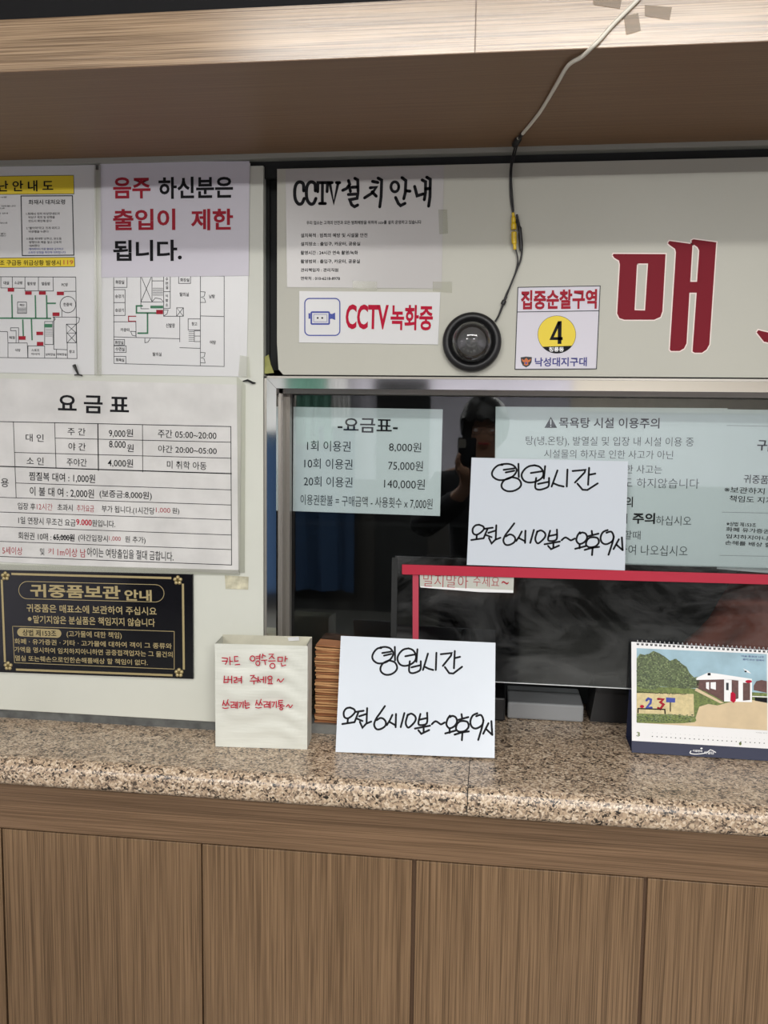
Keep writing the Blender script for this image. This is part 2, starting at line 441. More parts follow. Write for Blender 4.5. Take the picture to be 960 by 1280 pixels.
# ceiling lamps of the lobby (real fittings above the area lights)
for x, y, lab in ((.02, -1.28, 'long fluorescent ceiling lamp nearest the ticket window'), (1.0, -3.4, 'long fluorescent ceiling lamp in the middle of the lobby'),
             (-1.5, -3.2, 'long fluorescent ceiling lamp near the left lobby wall')):
    o = tag(box('ceiling_lamp', x - .64, x + .64, y - .07, y + .07, 2.51, 2.55, M['lampbody']), lab, 'lamp', 'fluorescent lamps on the lobby ceiling')
    box('diffuser', x - .62, x + .62, y - .05, y + .05, 2.49, 2.51, M['lamp'], o)

# ------------------------------------------------------------------ ticket window
win = tag(empty('window_1', (0, 0, 0)), kind='structure')
zt0, zt1 = W(600, 474.8).z, W(600, 487.6).z       # chrome rail top and bottom
x0, x1 = XW0, W(346.3, 520).x


def prism(name, quad, y0, y1, m, parent):
    V = [(x, y0, z) for x, z in quad] + [(x, y1, z) for x, z in quad]
    return mesh(name, V, [(0, 3, 2, 1), (4, 5, 6, 7), (0, 1, 5, 4), (1, 2, 6, 5), (2, 3, 7, 6), (3, 0, 4, 7)], m, parent)


prism('top_rail', [(x0, zt0), (3.2, zt0), (3.2, zt1), (x1, zt1)], -.006, .03, M['chrome'], win)
prism('jamb', [(x0, zt0 - .0006), (x1, zt1 - .0006), (x1, ZC + .001), (x0, ZC + .001)], -.006, .03, M['chrome'], win)
box('outer_edge', x0 - .006, x0 - .0005, -.002, .03, ZC, zt0 + .004, M['steel'], win)
box('outer_edge', x0 - .006, 3.2, -.002, .03, zt0 + .0005, zt0 + .0045, M['steel'], win)
box('inner_reveal', x1, x1 + .004, .03, YG + .01, ZC, zt1, M['steel'], win)
zi = W(600, 494.5, .05).z
box('inner_head', x1, 3.2, .03, YG + .01, zi, zt1 + .004, M['steel'], win)
box('glazing_bead', x1, x1 + .012, .055, YG - .002, ZC, zi, M['steel'], win)
xs = W(493, 760, YA).x
zs = W(700, 704, YA).z
LP = [(x1 + .002, ZC + .02), (xs, ZC + .02), (xs, zs), (3.19, zs), (3.19, zi), (x1 + .002, zi)]
mesh('glass_pane', [(x, YG, z) for x, z in LP] + [(x, YG + .003, z) for x, z in LP],
     [(0, 1, 2, 3, 4, 5), (11, 10, 9, 8, 7, 6)] + [(i, i + 6, (i + 1) % 6 + 6, (i + 1) % 6) for i in range(6)], M['glass'], win)
box('bottom_rail', x1, W(520, 900, .05).x, .020, .0745, ZC, ZC + .019, M['alu'], win)
za = W(600, 849, YA).z; za2 = W(780, 862, YA).z
ac = box('acrylic_panel', xs, 3.19, YA, YA + .003, (za + za2) / 2, zs + .004, M['acrylic'], win)
box('acrylic_edge', xs, 3.19, YA - .0005, YA + .0035, (za + za2) / 2 - .0016, (za + za2) / 2, mat('bright_acrylic_edge', (.75, .78, .78), .12, .3), win)
box('dark_edge_strip', W(489, 760, YA).x, W(496, 760, YA).x, YA - .001, YA + .004, ZC + .1, zs, M['gap'], win)

# ------------------------------------------------------------------ counter
def slab(name, xa, xb, parent):
    zb = ZC - .049; r = .024; yf = -.205
    prof = [(.30, zb), (yf + .012, zb)]
    for k in range(9):
        t = -math.pi / 2 * (1 - k / 8); prof.append((yf + .012 - .012 * math.cos(t), zb + .012 + .012 * math.sin(t)))
    for k in range(9):
        t = math.pi / 2 * k / 8; prof.append((yf + r - r * math.cos(t), ZC - r + r * math.sin(t)))
    prof.append((.30, ZC))
    n = len(prof); V = [(xa, y, z) for y, z in prof] + [(xb, y, z) for y, z in prof]
    Fc = [(i, (i + 1) % n, (i + 1) % n + n, i + n) for i in range(n)] + [tuple(reversed(range(n))), tuple(range(n, 2 * n))]
    return mesh(name, V, Fc, M['granite'], parent)


ct = tag(empty('countertop', (0, 0, ZC)), 'speckled beige granite countertop with rounded front edge under the ticket window', 'countertop')
xj = H(585.5, 975, ZC).x
for xa, xb in ((-3.19, xj - .0007), (xj + .0007, 3.19)):
    o = slab('slab', xa, xb, None); o.parent = ct; o.matrix_parent_inverse = ct.matrix_world.inverted()
ct.matrix_world = Matrix.Translation((0, 0, ZC))
box('joint_filler', xj - .0007, xj + .0007, -.2035, .28, ZC - .04, ZC - .0012, M['gap'], None).parent = ct
for c in ct.children:
    if c.name.startswith('joint'): c.matrix_parent_inverse = Matrix.Translation((0, 0, -ZC))

cf = tag(empty('counter_front', (0, -.16, 0)), 'brown wood laminate counter front with vertical grain panels below a horizontal rail', 'counter')
YR = -.163; zr = W(480, 1071, YR).z


def cbox(*a, **k):
    o = box(*a, **k); o.parent = cf; o.matrix_parent_inverse = Matrix.Translation((0, .16, 0)); return o


cbox('rail', -3.19, 3.19, YR, -.02, zr, ZC - .051, M['woodh'])
cbox('recess_strip', -3.19, 3.19, YR + .012, -.02, zr - .004, zr, M['gap'])
js = [W(x, 1150, YR).x for x in (5.5, 252.8, 516.5, 805)]
wd = js[2] - js[1]
xsl = [js[0] - wd * 2, js[0] - wd] + js + [js[3] + wd, js[3] + 2 * wd]
for (a, ga), (b, gb) in zip(list(zip(xsl, (.002, .002, .0018, .0018, .0034, .0036, .003, .003)))[:-1], list(zip(xsl, (.002, .002, .0018, .0018, .0034, .0036, .003, .003)))[1:]):
    cbox('panel', a + ga, b - gb, YR, YR + .02, .06, zr - .003, M['woodv'], bev=.0006)
cbox('joint_backing', -3.19, 3.19, YR + .008, -.02, .05, zr - .004, mat('dark_brown_groove', (.10, .055, .03), .6))

# ------------------------------------------------------------------ booth interior, seen dimly
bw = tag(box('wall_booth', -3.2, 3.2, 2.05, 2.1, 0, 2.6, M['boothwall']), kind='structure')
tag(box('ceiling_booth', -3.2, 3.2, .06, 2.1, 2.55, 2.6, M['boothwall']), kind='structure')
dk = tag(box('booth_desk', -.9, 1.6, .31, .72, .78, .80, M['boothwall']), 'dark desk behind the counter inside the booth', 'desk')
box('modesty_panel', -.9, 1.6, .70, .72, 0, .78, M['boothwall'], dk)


# ------------------------------------------------------------------ sign board
zb0, zb1 = W(600, 470).z, 2.0872
bd = tag(mesh('sign_board', *(lambda q: ([(x, -.004, z) for x, z in q] + [(x, .012, z) for x, z in q],
      [(0, 5, 4, 3, 2, 1)[::1], (6, 7, 8, 9, 10, 11)] + [(i, (i + 1) % 6, (i + 1) % 6 + 6, i + 6) for i in range(6)]))(
      [(XB, zb1), (1.75, zb1), (1.75, zb0), (XB + .012, zb0), (XB + .003, zb0 + .010), (XB, zb0 + .06)]), M['board']),
      'long off-white acrylic board with dark red letters above the ticket window', 'sign')
s = Sheet(None, pts=[(XB, -.004, zb1), (1.75, -.004, zb1), (1.75, -.004, zb0), (XB, -.004, zb0)])
s.root = empty('tmp', M0=s.M); s.th = 0
s.tf = lambda x, y: (765 + x / 7.111, 290 + y / 7.111)
A = [(5, 208), (12, 195), (476, 197), (448, 705), (430, 755), (375, 780), (110, 780), (65, 765), (45, 725), (70, 290), (62, 255), (20, 230)]
Ah = [(222, 280), (320, 280), (293, 698), (200, 695)]
B = [(495, 100), (510, 80), (715, 108), (695, 443), (755, 443), (775, 165), (760, 135), (708, 100), (706, 75), (725, 65), (928, 92), (925, 110),
     (865, 1000), (840, 1045), (800, 1073), (735, 1073), (715, 1062), (752, 540), (688, 540), (662, 990), (640, 1035), (600, 1058), (525, 1058),
     (513, 1045), (568, 180), (560, 150), (510, 115)]
Cc = [(1285, 893), (1300, 872), (1330, 880), (1420, 900), (2100, 900), (2100, 990), (1420, 990), (1350, 975)]
for L in (A, Ah, B, Cc): s.line(L + [L[0]], 2.6, 'pinkline', 'letter', 0, cap=False)
s.poly(A, 'maroon', 'letter', 2, holes=[Ah]); s.poly(B, 'maroon', 'letter', 2); s.poly(Cc, 'maroon', 'letter', 2)
for k, (a, b) in enumerate(((1480, 1560), (1900, 1980))): s.poly([(a, 560), (b, 560), (b - 10, 900), (a - 10, 900)], 'maroon', 'letter', 2)
s.poly([(1400, 480), (2060, 480), (2060, 570), (1400, 570)], 'maroon', 'letter', 2)
s.poly([(1690, 990), (1790, 990), (1785, 1180), (1685, 1180)], 'maroon', 'letter', 2)
s.done()
for c in list(s.root.children): m0 = s.M.copy(); c.parent = bd; c.matrix_world = m0
bpy.data.objects.remove(s.root)


def tf(sc, bx, by): return lambda x, y: (bx + x / sc, by + y / sc)


# ------------------------------------------------------------------ wall notices, left
s = Sheet([(-175, 212), (119.5, 206.3), (122, 468.5), (-175, 462)], -.0005)
tag(s.base('evacuation_poster', M['paper_gloss'], .001), 'laminated evacuation map poster with yellow banner on the far left', 'poster')
s.tf = tf(7.68, 0, 210)
s.poly([(-900, 92), (710, 72), (714, 250), (-900, 262)], 'yellow', 'banner', 0)
s.line([(-900, 92), (710, 72), (714, 250), (-900, 262)], .7, 'inkgrey', 'banner', 1)
s.text('피 난 안 내 도', -165, 515, 122, 228, 'ink', .02, 'title')
s.line([(205, 270), (698, 268), (712, 838), (218, 842), (205, 270)], 1.3, 'inkgrey', 'print')
s.text('화재시 대처요령', 278, 628, 305, 352, 'ink', .01, 'title')
for t, a, b, y0, y1, c in (('1.화재시 먼저 비상안내도의', 255, 575, 428, 452, 'ink'), ('비상구 위치 및 방향을', 278, 530, 462, 487, 'ink'), ('반드시 확인해 둔다', 278, 500, 498, 522, 'ink'),
        ('2."불이야"라고 크게 외치고', 255, 578, 565, 590, 'ink'), ('비상벨을 누른다', 280, 470, 600, 624, 'ink'), ('3.몸을 최대한 낮추고, 유도등', 258, 595, 668, 692, 'ink'),
        ('방향으로 벽을 짚고 신속히', 285, 590, 702, 726, 'ink'), ('대피한다', 285, 385, 736, 760, 'ink'), ('-엘리베이터 이용 절대로 금지하고', 275, 612, 768, 790, 'blue'), ('소화전 방향을 확인해 대피합니다', 275, 635, 800, 824, 'blue'),
        ('유의사항', -60, 70, 275, 290, 'ink'), ('비상시 침착하게 대피합니다', -200, 155, 360, 376, 'ink'), ('안전구역으로', -120, 50, 382, 396, 'ink'), ('소화기 사용법 안내', -180, 80, 430, 445, 'ink'),
        ('바람을 등지고 방향으로', -180, 75, 522, 538, 'ink'), ('안전핀을 뽑고', -100, 62, 625, 640, 'ink'), ('호스를 향한다', -100, 62, 646, 660, 'ink')):
    s.text(t, a, b, y0, y1, c, .004)
s.poly([(-900, 875), (718, 858), (722, 948), (-900, 965)], 'yellow', 'banner', 0)
s.line([(-900, 875), (718, 858), (722, 948), (-900, 965)], .7, 'inkgrey', 'banner', 1)
s.text('조 구급등 위급상황 발생시', 2, 585, 885, 936, 'ink', .012); s.text('119', 612, 706, 885, 928, 'orange', .02)
s.tf = tf(7.68, 0, 335)
for L in ([(-700, 82), (730, 88), (742, 870), (-700, 850)], [(12, 90), (12, 192), (243, 195), (243, 88)], [(122, 88), (122, 192)], [(243, 195), (243, 220), (372, 220), (372, 88)],
          [(372, 220), (515, 222), (512, 88)], [(620, 225), (730, 225)], [(597, 400), (597, 470)], [(510, 472), (735, 472)], [(640, 540), (735, 540), (735, 718), (645, 718), (640, 540)],
          [(640, 540), (735, 625)], [(735, 540), (648, 625), (735, 625)], [(648, 625), (735, 718)], [(735, 625), (648, 718), (650, 868)], [(520, 470), (520, 780), (645, 785)],
          [(432, 515), (432, 735), (515, 735), (510, 515), (432, 515)], [(432, 748), (272, 748), (272, 862)], [(432, 748), (432, 866)], [(545, 785), (545, 866)], [(80, 862), (80, 720), (265, 720), (270, 862)],
          [(0, 610), (75, 612), (80, 720)], [(105, 602), (105, 575), (182, 575), (182, 715)], [(105, 602), (158, 602), (158, 715)], [(172, 328), (258, 328), (258, 436), (172, 436), (172, 328)],
          [(735, 472), (768, 480), (760, 520), (735, 540)], [(515, 470), (535, 490), (515, 515)]):
    s.line(L, .75, 'inkgrey')
for k in range(5): s.line([(178, 385 + 10 * k), (252, 385 + 10 * k)], .5, 'inkgrey'); s.line([(440, 590 + 16 * k), (505, 590 + 16 * k)], .5, 'inkgrey')
s.line([(655 + 75 * math.cos(t), 352 + 78 * math.sin(t)) for t in [math.pi * 2 * k / 28 for k in range(29)]], .8, 'inkgrey')
for L in ([(-600, 478), (495, 485)], [(117, 255), (122, 483)], [(342, 262), (347, 485)], [(450, 262), (455, 485)], [(455, 340), (540, 340)], [(222, 495), (228, 660)], [(305, 490), (312, 695)]):
    s.line(L, 1.9, 'green', layer=2, cap=False)
for a, b, c, d in ((78, 192, 140, 228), (245, 225, 308, 258), (378, 225, 443, 258), (550, 228, 617, 262), (508, 428, 575, 462), (183, 655, 250, 690), (353, 612, 418, 645), (358, 710, 420, 745)):
    s.rect(a, b, c, d, 'red', layer=3)
s.rect(428, 538, 505, 572, 'green', layer=3)
for t, a, b, c, d in (('대실', 38, 90, 128, 160), ('소금방', 142, 220, 128, 158), ('황토방', 265, 348, 135, 168), ('얼음방', 402, 485, 135, 168), ('PC방', 595, 655, 145, 178), ('한증막', 612, 698, 335, 368),
                      ('계단', 190, 240, 345, 370), ('매점', 92, 145, 655, 683), ('식당', 148, 200, 775, 803), ('스포츠', 305, 383, 778, 800), ('마사지', 305, 385, 815, 838), ('남화장실', 442, 532, 818, 842),
                      ('여화장실', 550, 642, 818, 842), ('창고', 668, 720, 788, 818)):
    s.text(t, a, b, c, d, 'ink', .012)
s.done()

s = Sheet([(123.5, 206.5), (313, 204), (308.5, 471), (123.5, 468)], -.0005)
tag(s.base('floor_plan_sheet', M['paper_gloss'], .001), 'laminated floor plan sheet with green escape route below the drinking notice', 'poster')
s.tf = tf(5.05, 125, 335)
for L in ([(88, 45), (785, 52), (785, 622), (90, 603), (88, 45)], [(635, 50), (635, 617)], [(635, 303), (785, 307)], [(88, 123), (172, 123), (172, 45)], [(88, 137), (160, 137), (160, 300), (88, 300)],
          [(88, 219), (160, 219)], [(88, 340), (228, 340), (230, 438)], [(88, 435), (505, 447)], [(90, 452), (157, 452), (157, 487), (90, 487)], [(90, 492), (167, 492), (167, 533), (90, 533)],
          [(90, 558), (165, 558), (165, 603)], [(258, 47), (260, 258), (310, 258)], [(330, 47), (330, 215), (260, 215)], [(258, 47), (330, 215)], [(330, 47), (260, 215)], [(330, 82), (403, 82)],
          [(403, 47), (403, 305), (505, 305), (505, 467)], [(403, 150), (445, 150)], [(445, 47), (445, 255), (403, 255)], [(498, 53), (498, 98), (573, 98), (573, 53)], [(485, 252), (528, 252), (528, 305), (485, 305), (485, 252), (528, 305)],
          [(528, 252), (485, 305)], [(635, 322), (558, 322), (558, 392), (635, 392)], [(505, 503), (635, 508)], [(635, 397), (597, 397), (597, 465), (635, 465)], [(597, 430), (635, 430)], [(330, 215), (350, 190), (385, 195), (403, 215), (330, 215)],
          [(635, 150), (665, 152), (660, 178), (640, 185), (660, 192), (668, 218), (635, 218)], [(635, 533), (665, 535), (660, 560), (640, 567), (660, 575), (665, 600), (635, 598)], [(195, 400), (228, 402), (228, 430), (205, 425), (195, 400)],
          [(285, 445), (285, 472), (305, 468), (318, 447)], [(403, 265), (432, 265), (425, 290), (405, 303)]):
    s.line(L, .7, 'inkgrey')
for k in range(6): s.line([(335, 128 + 9 * k), (398, 128 + 9 * k)], .5, 'inkgrey'); s.line([(562, 402 + 12 * k), (597, 402 + 12 * k)], .6, 'inkgrey')
s.line([(268, 240), (232, 240), (232, 284), (355, 285)], 2, 'green', layer=2); s.line([(302, 285), (302, 412), (242, 412)], 2, 'green', layer=2); s.line([(320, 247), (400, 247)], 3.4, 'green', layer=2, cap=False)
s.rect(357, 265, 400, 292, 'red', layer=3); s.line([(228, 305), (182, 305), (182, 337), (228, 337)], 1.2, 'red', layer=2)
for t, a, b, c, d in (('화장실', 100, 155, 78, 102), ('승강기', 98, 152, 168, 190), ('승강기', 98, 152, 256, 278), ('카운터', 132, 187, 380, 402), ('화장실', 97, 150, 460, 482), ('수면실', 100, 157, 500, 525), ('화목실', 102, 155, 570, 592),
                      ('탈의실', 335, 390, 533, 557), ('신발장', 418, 475, 350, 377), ('탈의실', 505, 562, 155, 180), ('화장실', 508, 565, 65, 88), ('창고', 580, 615, 342, 365), ('남탕', 690, 727, 168, 192), ('여탕', 695, 733, 458, 482),
                      ('수', 416, 432, 60, 82), ('면', 416, 432, 88, 108), ('실', 416, 432, 112, 134), ('이', 416, 430, 168, 186), ('발', 416, 432, 196, 214), ('소', 416, 432, 224, 242)):
    s.text(t, a, b, c, d, 'ink', .012)
s.done()

s = Sheet([(124.8, 203), (311.8, 201.5), (311, 344.7), (126.5, 347)], -.002)
tag(s.base('drinking_ban_notice', M['paper_lilac'], .0006), 'white notice with large red and black letters barring drunk entry, top left', 'notice')
s.tf = tf(2.909, 0, 190)
for t, a, b, c, d, m in (('음주', 412, 548, 92, 170, 'red'), ('하신분은', 577, 848, 90, 170, 'ink'), ('출입이', 412, 638, 207, 285, 'red'), ('제한', 695, 848, 207, 285, 'red'), ('됩니다.', 412, 662, 320, 397, 'ink')):
    s.text(t, a, b, c, d, m, .026)
s.done()

s = Sheet([(-190, 468), (302, 481), (299.5, 717), (-190, 693)], -.0008)
tag(s.base('price_list_poster', M['paper_warm'], .001), 'large creased price list poster with a ruled table, taped above the black plaque', 'poster')
s.tf = tf(2.909, 0, 460)
for L, wq in (([(-450, 185), (840, 213), (843, 716), (-450, 668)], .9), ([(202, 255), (840, 270)], .8), ([(55, 307), (840, 328)], .8), ([(-450, 343), (842, 384)], 1.4), ([(60, 418), (842, 443)], .8), ([(-450, 455), (842, 498)], .8),
              ([(-450, 508), (842, 552)], .8), ([(-450, 561), (842, 607)], .8), ([(-450, 614), (843, 660)], .8), ([(50, 197), (60, 472)], .8), ([(200, 200), (205, 365)], .8), ([(357, 204), (359, 372)], 1.4), ([(519, 207), (520, 378)], .8)):
    s.line(L, wq, 'ink', 'table')
s.text('요 금 표', 212, 470, 100, 165, 'ink', .022, 'title')
for t, a, b, c, d, m, bo in (('대 인', 95, 160, 240, 268, 'ink', .004), ('주 간', 247, 312, 218, 245, 'ink', .004), ('9,000', 397, 457, 226, 254, 'ink', .006), ('원', 460, 485, 222, 250, 'ink', .006), ('주간 05:00~20:00', 575, 788, 227, 257, 'ink', .004),
        ('야 간', 250, 313, 272, 300, 'ink', .004), ('8.000', 398, 458, 265, 290, 'ink', .008), ('원', 463, 487, 277, 305, 'ink', .006), ('야간 20:00~05:00', 576, 789, 284, 311, 'ink', .004), ('소 인', 98, 160, 324, 352, 'ink', .004),
        ('주야간', 244, 317, 329, 357, 'ink', .004), ('4,000원', 393, 485, 330, 362, 'ink', .006), ('미 취학 아동', 608, 752, 339, 368, 'ink', .004), ('찜질복 대여 : 1,000원', 107, 347, 382, 415, 'ink', .008), ('찜질방이용', -120, 33, 398, 430, 'ink', .004),
        ('이 불 대 여 : 2,000원', 110, 343, 436, 470, 'ink', .008), ('(보증금:8,000원)', 363, 553, 446, 478, 'ink', .008), ('입장 후', 66, 130, 490, 515, 'ink', .006), ('12시간', 135, 192, 492, 517, 'red', -.006), ('초과시', 210, 265, 495, 519, 'ink', .006),
        ('추가요금', 280, 343, 498, 523, 'red', -.002), ('부가 됩니다.(1시간당', 371, 563, 503, 532, 'ink', .006), ('1,000', 568, 620, 508, 528, 'red', -.004), ('원)', 627, 653, 508, 533, 'ink', .006), ('1일 연장시 무조건 요금', 68, 276, 545, 571, 'ink', .006),
        ('9.000', 278, 335, 550, 572, 'redmark', .02), ('원입니다.', 336, 420, 553, 578, 'ink', .006), ('회원권 10매 :', 68, 188, 598, 625, 'ink', .006), ('65,000원', 195, 272, 602, 630, 'ink', .02), ('(야간입장시', 286, 393, 606, 634, 'ink', .006),
        ('1,000', 398, 440, 612, 630, 'red', -.004), ('원 추가)', 456, 530, 612, 639, 'ink', .006), ('5세이상', 10, 83, 650, 678, 'red', 0), ('및', 147, 163, 655, 680, 'ink', .004), ('키', 176, 196, 655, 677, 'red', -.004), ('1m이상 남', 210, 313, 655, 686, 'red', .002),
        ('아이는 여탕출입을 절대 금합니다.', 318, 632, 660, 694, 'ink', .006)):
    s.text(t, a, b, c, d, m, bo, rot=-.004)
s.line([(196, 618), (232, 612), (272, 622)], .9, 'ink', 'lettering', 3)
s.done()

# black plaque
s = Sheet([(-3, 712), (241.9, 717.5), (242.5, 847.7), (-3, 839)], -.0005)
tag(s.base('valuables_plaque', M['black'], .005), 'glossy black acrylic plaque with gold lettering about keeping valuables', 'plaque')
for L in ([(16, 716.8), (215.5, 722)], [(4, 724), (8, 827)], [(229.8, 729), (231, 836)], [(21.7, 836), (217, 843.2)]): s.line(L, 2.9, 'gold', 'border', cap=False)
n = 14
st = [(195.5 + 10.8 * math.sin(math.pi * k / n), 741 - 10.8 * math.cos(math.pi * k / n)) for k in range(n + 1)] + [(36 - 10.8 * math.sin(math.pi * k / n), 737 + 10.8 * math.cos(math.pi * k / n)) for k in range(n + 1)]
s.line(st + [st[0]], .8, 'gold', 'border', cap=False)
s.line([(17.5, 782), (219, 788.5), (219, 835.5), (20, 827.5), (17.5, 782)], .8, 'gold', 'border')
s.text('귀중품보관', 39.5, 152, 730.5, 747, 'gold', .03, 'title'); s.text('안내', 157, 191, 736.5, 750.5, 'gold', .03, 'title')
s.text('귀중품은 매표소에 보관하여 주십시요', 35, 197, 756.2, 766.4, 'gold', .016); s.text('맡기지않은 분실품은 책임지지 않습니다', 43.5, 195, 770.5, 780.5, 'gold', .016); s.disc(38.8, 773, 2.4, 2.4, 'gold', 'lettering')
n = 8
pl = [(73 + 5.3 * math.sin(math.pi * k / n), 791.2 - 5.3 * math.cos(math.pi * k / n)) for k in range(n + 1)] + [(28.5 - 5.3 * math.sin(math.pi * k / n), 789.4 + 5.3 * math.cos(math.pi * k / n)) for k in range(n + 1)]
s.poly(pl, 'gold', 'border', 0); s.text('상법 제153조', 30, 72, 786.5, 794.5, 'ink', .012)
s.text('(고가물에 대한 책임)', 85, 153.5, 788.5, 797.5, 'gold', .01)
s.text('화폐 · 유가증권 · 기타 · 고가물에 대하여 객이 그 종류와', 20, 216, 800.2, 807.2, 'gold', .012)
s.text('가액을 명시하여 임치하지아니하면 공중접객업자는 그 물건의', 20, 217, 810.5, 817.6, 'gold', .012)
s.text('멸실 또는훼손으로인한손해를배상 할 책임이 없다.', 21, 186, 821, 828, 'gold', .012)
s.done()
plq = s.root
for cx, cy in ((8.5, 719.5), (223.5, 724.8), (12, 831.5), (225, 840)):
    c = s.loc(hit(cx, cy, s.O, s.n)); parts = []
    for k in range(5):
        a = math.pi / 2 + 2 * math.pi * k / 5; V, Fc = lathe([(.0001, -.0034), (.0022, -.003), (.0036, -.0015), (.004, 0)], 10)
        parts.append(([(x + c.x + .0058 * math.cos(a), y - .005, z + c.y + .0058 * math.sin(a)) for x, y, z in V], Fc))
    mesh('flower_stud', *cat_join(parts), M['gold'], plq, smooth=True)
    V, Fc = lathe([(.0001, -.006), (.002, -.005), (.0028, -.003)], 10)
    mesh('stud_centre', [(x + c.x, y - .003, z + c.y) for x, y, z in V], Fc, mat('aged_brass', (.12, .09, .03), .4, .5), plq, smooth=True)

# ------------------------------------------------------------------ notices on the sign board
YB = -.0042
s = Sheet([(357, 211.8), (555, 207.5), (552, 361), (359, 359)], YB)
tag(s.base('camera_policy_notice', M['paper_grey'], .0008), 'grey-white laminated notice with brush-style black heading on the sign board', 'notice')
s.tf = tf(9.6, 360, 215)
for dx in (0, 140): s.line([(190 + dx, 228), (186 + dx, 150), (155 + dx, 124), (118 + dx, 130), (90 + dx, 175), (82 + dx, 255), (92 + dx, 335), (128 + dx, 384), (168 + dx, 378), (196 + dx, 320)], 4.0, 'ink', 'title', curve=True)
for L in ([(358, 238), (360, 130), (475, 130), (470, 238)], [(415, 130), (413, 378)], [(380, 380), (450, 380)], [(503, 135), (550, 375), (602, 138)], [(488, 130), (532, 130)], [(582, 130), (622, 130)],
          [(727, 105), (742, 150), (705, 200), (658, 222)], [(735, 165), (750, 235)], [(770, 185), (830, 182)], [(803, 78), (838, 98), (842, 235)], [(725, 272), (838, 266), (830, 318), (742, 335), (765, 395), (800, 418), (838, 398)],
          [(1015, 115), (1080, 128)], [(988, 192), (1060, 185), (1010, 255), (920, 312)], [(1010, 240), (1060, 292)], [(1082, 75), (1125, 100), (1118, 300), (1102, 420)],
          [(1368, 70), (1415, 105), (1408, 250), (1390, 322)], [(1420, 228), (1465, 232)], [(1292, 308), (1325, 380), (1352, 405), (1405, 378)],
          [(1520, 175), (1550, 288), (1625, 265)], [(1610, 98), (1652, 120), (1650, 250), (1636, 335)], [(1650, 205), (1705, 200)], [(1665, 65), (1708, 90), (1704, 300), (1688, 412)]):
    s.line(L, 3.7, 'ink', 'title')
s.line([(1283 + 47 * math.cos(t), 180 + 60 * math.sin(t)) for t in [math.pi * 2 * k / 20 for k in range(21)]], 3.4, 'ink', 'title')
s.tf = tf(4.8, 350, 265)
for t, a, b, c, d in (('우리 업소는 고객의 안전과 모든 범죄예방을 위하여 cctv를 설치 운영하고 있습니다', 160, 848, 52, 75), ('설치목적 : 범죄의 예방 및 시설물 안전', 125, 525, 128, 153), ('설치장소 : 출입구, 카운터, 공용실', 125, 482, 180, 205),
                      ('촬영시간 : 24시간 연속 촬영/녹화', 125, 468, 233, 257), ('촬영범위 : 출입구, 카운터, 공용실', 125, 480, 285, 310), ('관리책임자 : 관리직원', 125, 350, 338, 360), ('연락처 : 010-6218-8978', 125, 360, 388, 410)):
    s.text(t, a, b, c, d, 'ink', .014)
s.done()

s = Sheet([(374.4, 364), (550.5, 365.5), (547.7, 430.8), (374, 428.3)], YB)
tag(s.base('recording_sign', M['paper_gloss'], .0015), 'small white sign with blue camera symbol and bold red letters', 'sign')
s.tf = tf(5.053, 370, 360)
def rr(x0, y0, x1, y1, r, n=5):
    P = []
    for cx, cy, a0 in ((x1 - r, y0 + r, -90), (x1 - r, y1 - r, 0), (x0 + r, y1 - r, 90), (x0 + r, y0 + r, 180)):
        for k in range(n + 1): a = math.radians(a0 + 90 * k / n); P.append((cx + r * math.cos(a), cy + r * math.sin(a)))
    return P + [P[0]]
s.line(rr(57, 67, 278, 300, 30), 1.4, 'blue', 'symbol', cap=False); s.line(rr(98, 153, 211, 228, 6), 2, 'blue', 'symbol', cap=False)
s.line(rr(113, 168, 197, 214, 3), .5, 'blue', 'symbol', cap=False); s.disc(138, 190, 6, 6, 'ink', 'symbol', 1); s.disc(167, 190, 6, 6, 'ink', 'symbol', 1)
s.rect(80, 160, 92, 195, 'blue', 'symbol'); s.poly([(216, 162), (228, 165), (248, 156), (249, 203), (228, 195), (216, 197)], 'blue', 'symbol')
s.text('CCTV', 315, 585, 105, 262, 'redmark', .03); s.text('녹화중', 598, 865, 108, 268, 'redmark', .026)
s.done()

s = Sheet([(647.2, 359), (750.4, 357.2), (745.7, 461.4), (643.4, 462)], YB)
tag(s.base('patrol_zone_sign', M['paper_lilac'], .0012), 'square white sign with yellow circle numbered 4, right of the dome camera', 'sign')
s.tf = tf(8.348, 640, 350)
s.line([(62, 78), (919, 63), (880, 927), (31, 932), (62, 78)], .9, 'inkgrey'); s.line([(52, 335), (905, 322)], .9, 'inkgrey')
s.text('집중순찰구역', 92, 885, 102, 306, 'red', .035, 'title')
s.disc(467, 570, 200, 198, 'inkgrey', 'emblem', 0, 40); s.disc(467, 570, 196, 194, 'yellow', 'emblem', 1, 40)
s.poly([(467 + 196 * math.cos(math.radians(a)), 570 + 194 * math.sin(math.radians(a))) for a in range(37, 144, 6)], 'ink', 'emblem', 2)
s.line([(492, 440), (412, 612), (528, 612)], 3.6, 'ink', 'emblem', 3, cap=False); s.line([(498, 430), (495, 668)], 4.4, 'ink', 'emblem', 3, cap=False)
s.text('청룡동', 385, 540, 700, 748, 'white', .03, 'emblem', 4)
s.poly([(90, 808), (148, 800), (208, 806), (203, 858), (182, 893), (147, 912), (112, 893), (95, 858)], 'inkgrey', 'emblem', 1)
s.poly([(100, 820), (125, 838), (140, 822), (148, 812), (156, 822), (172, 838), (198, 820), (190, 850), (165, 862), (172, 885), (147, 895), (122, 885), (130, 862), (108, 850)], 'orange', 'emblem', 2)
s.disc(147, 868, 10, 12, 'blue', 'emblem', 3)
s.text('낙성대지구대', 238, 780, 808, 902, 'navy', .025)
s.done()

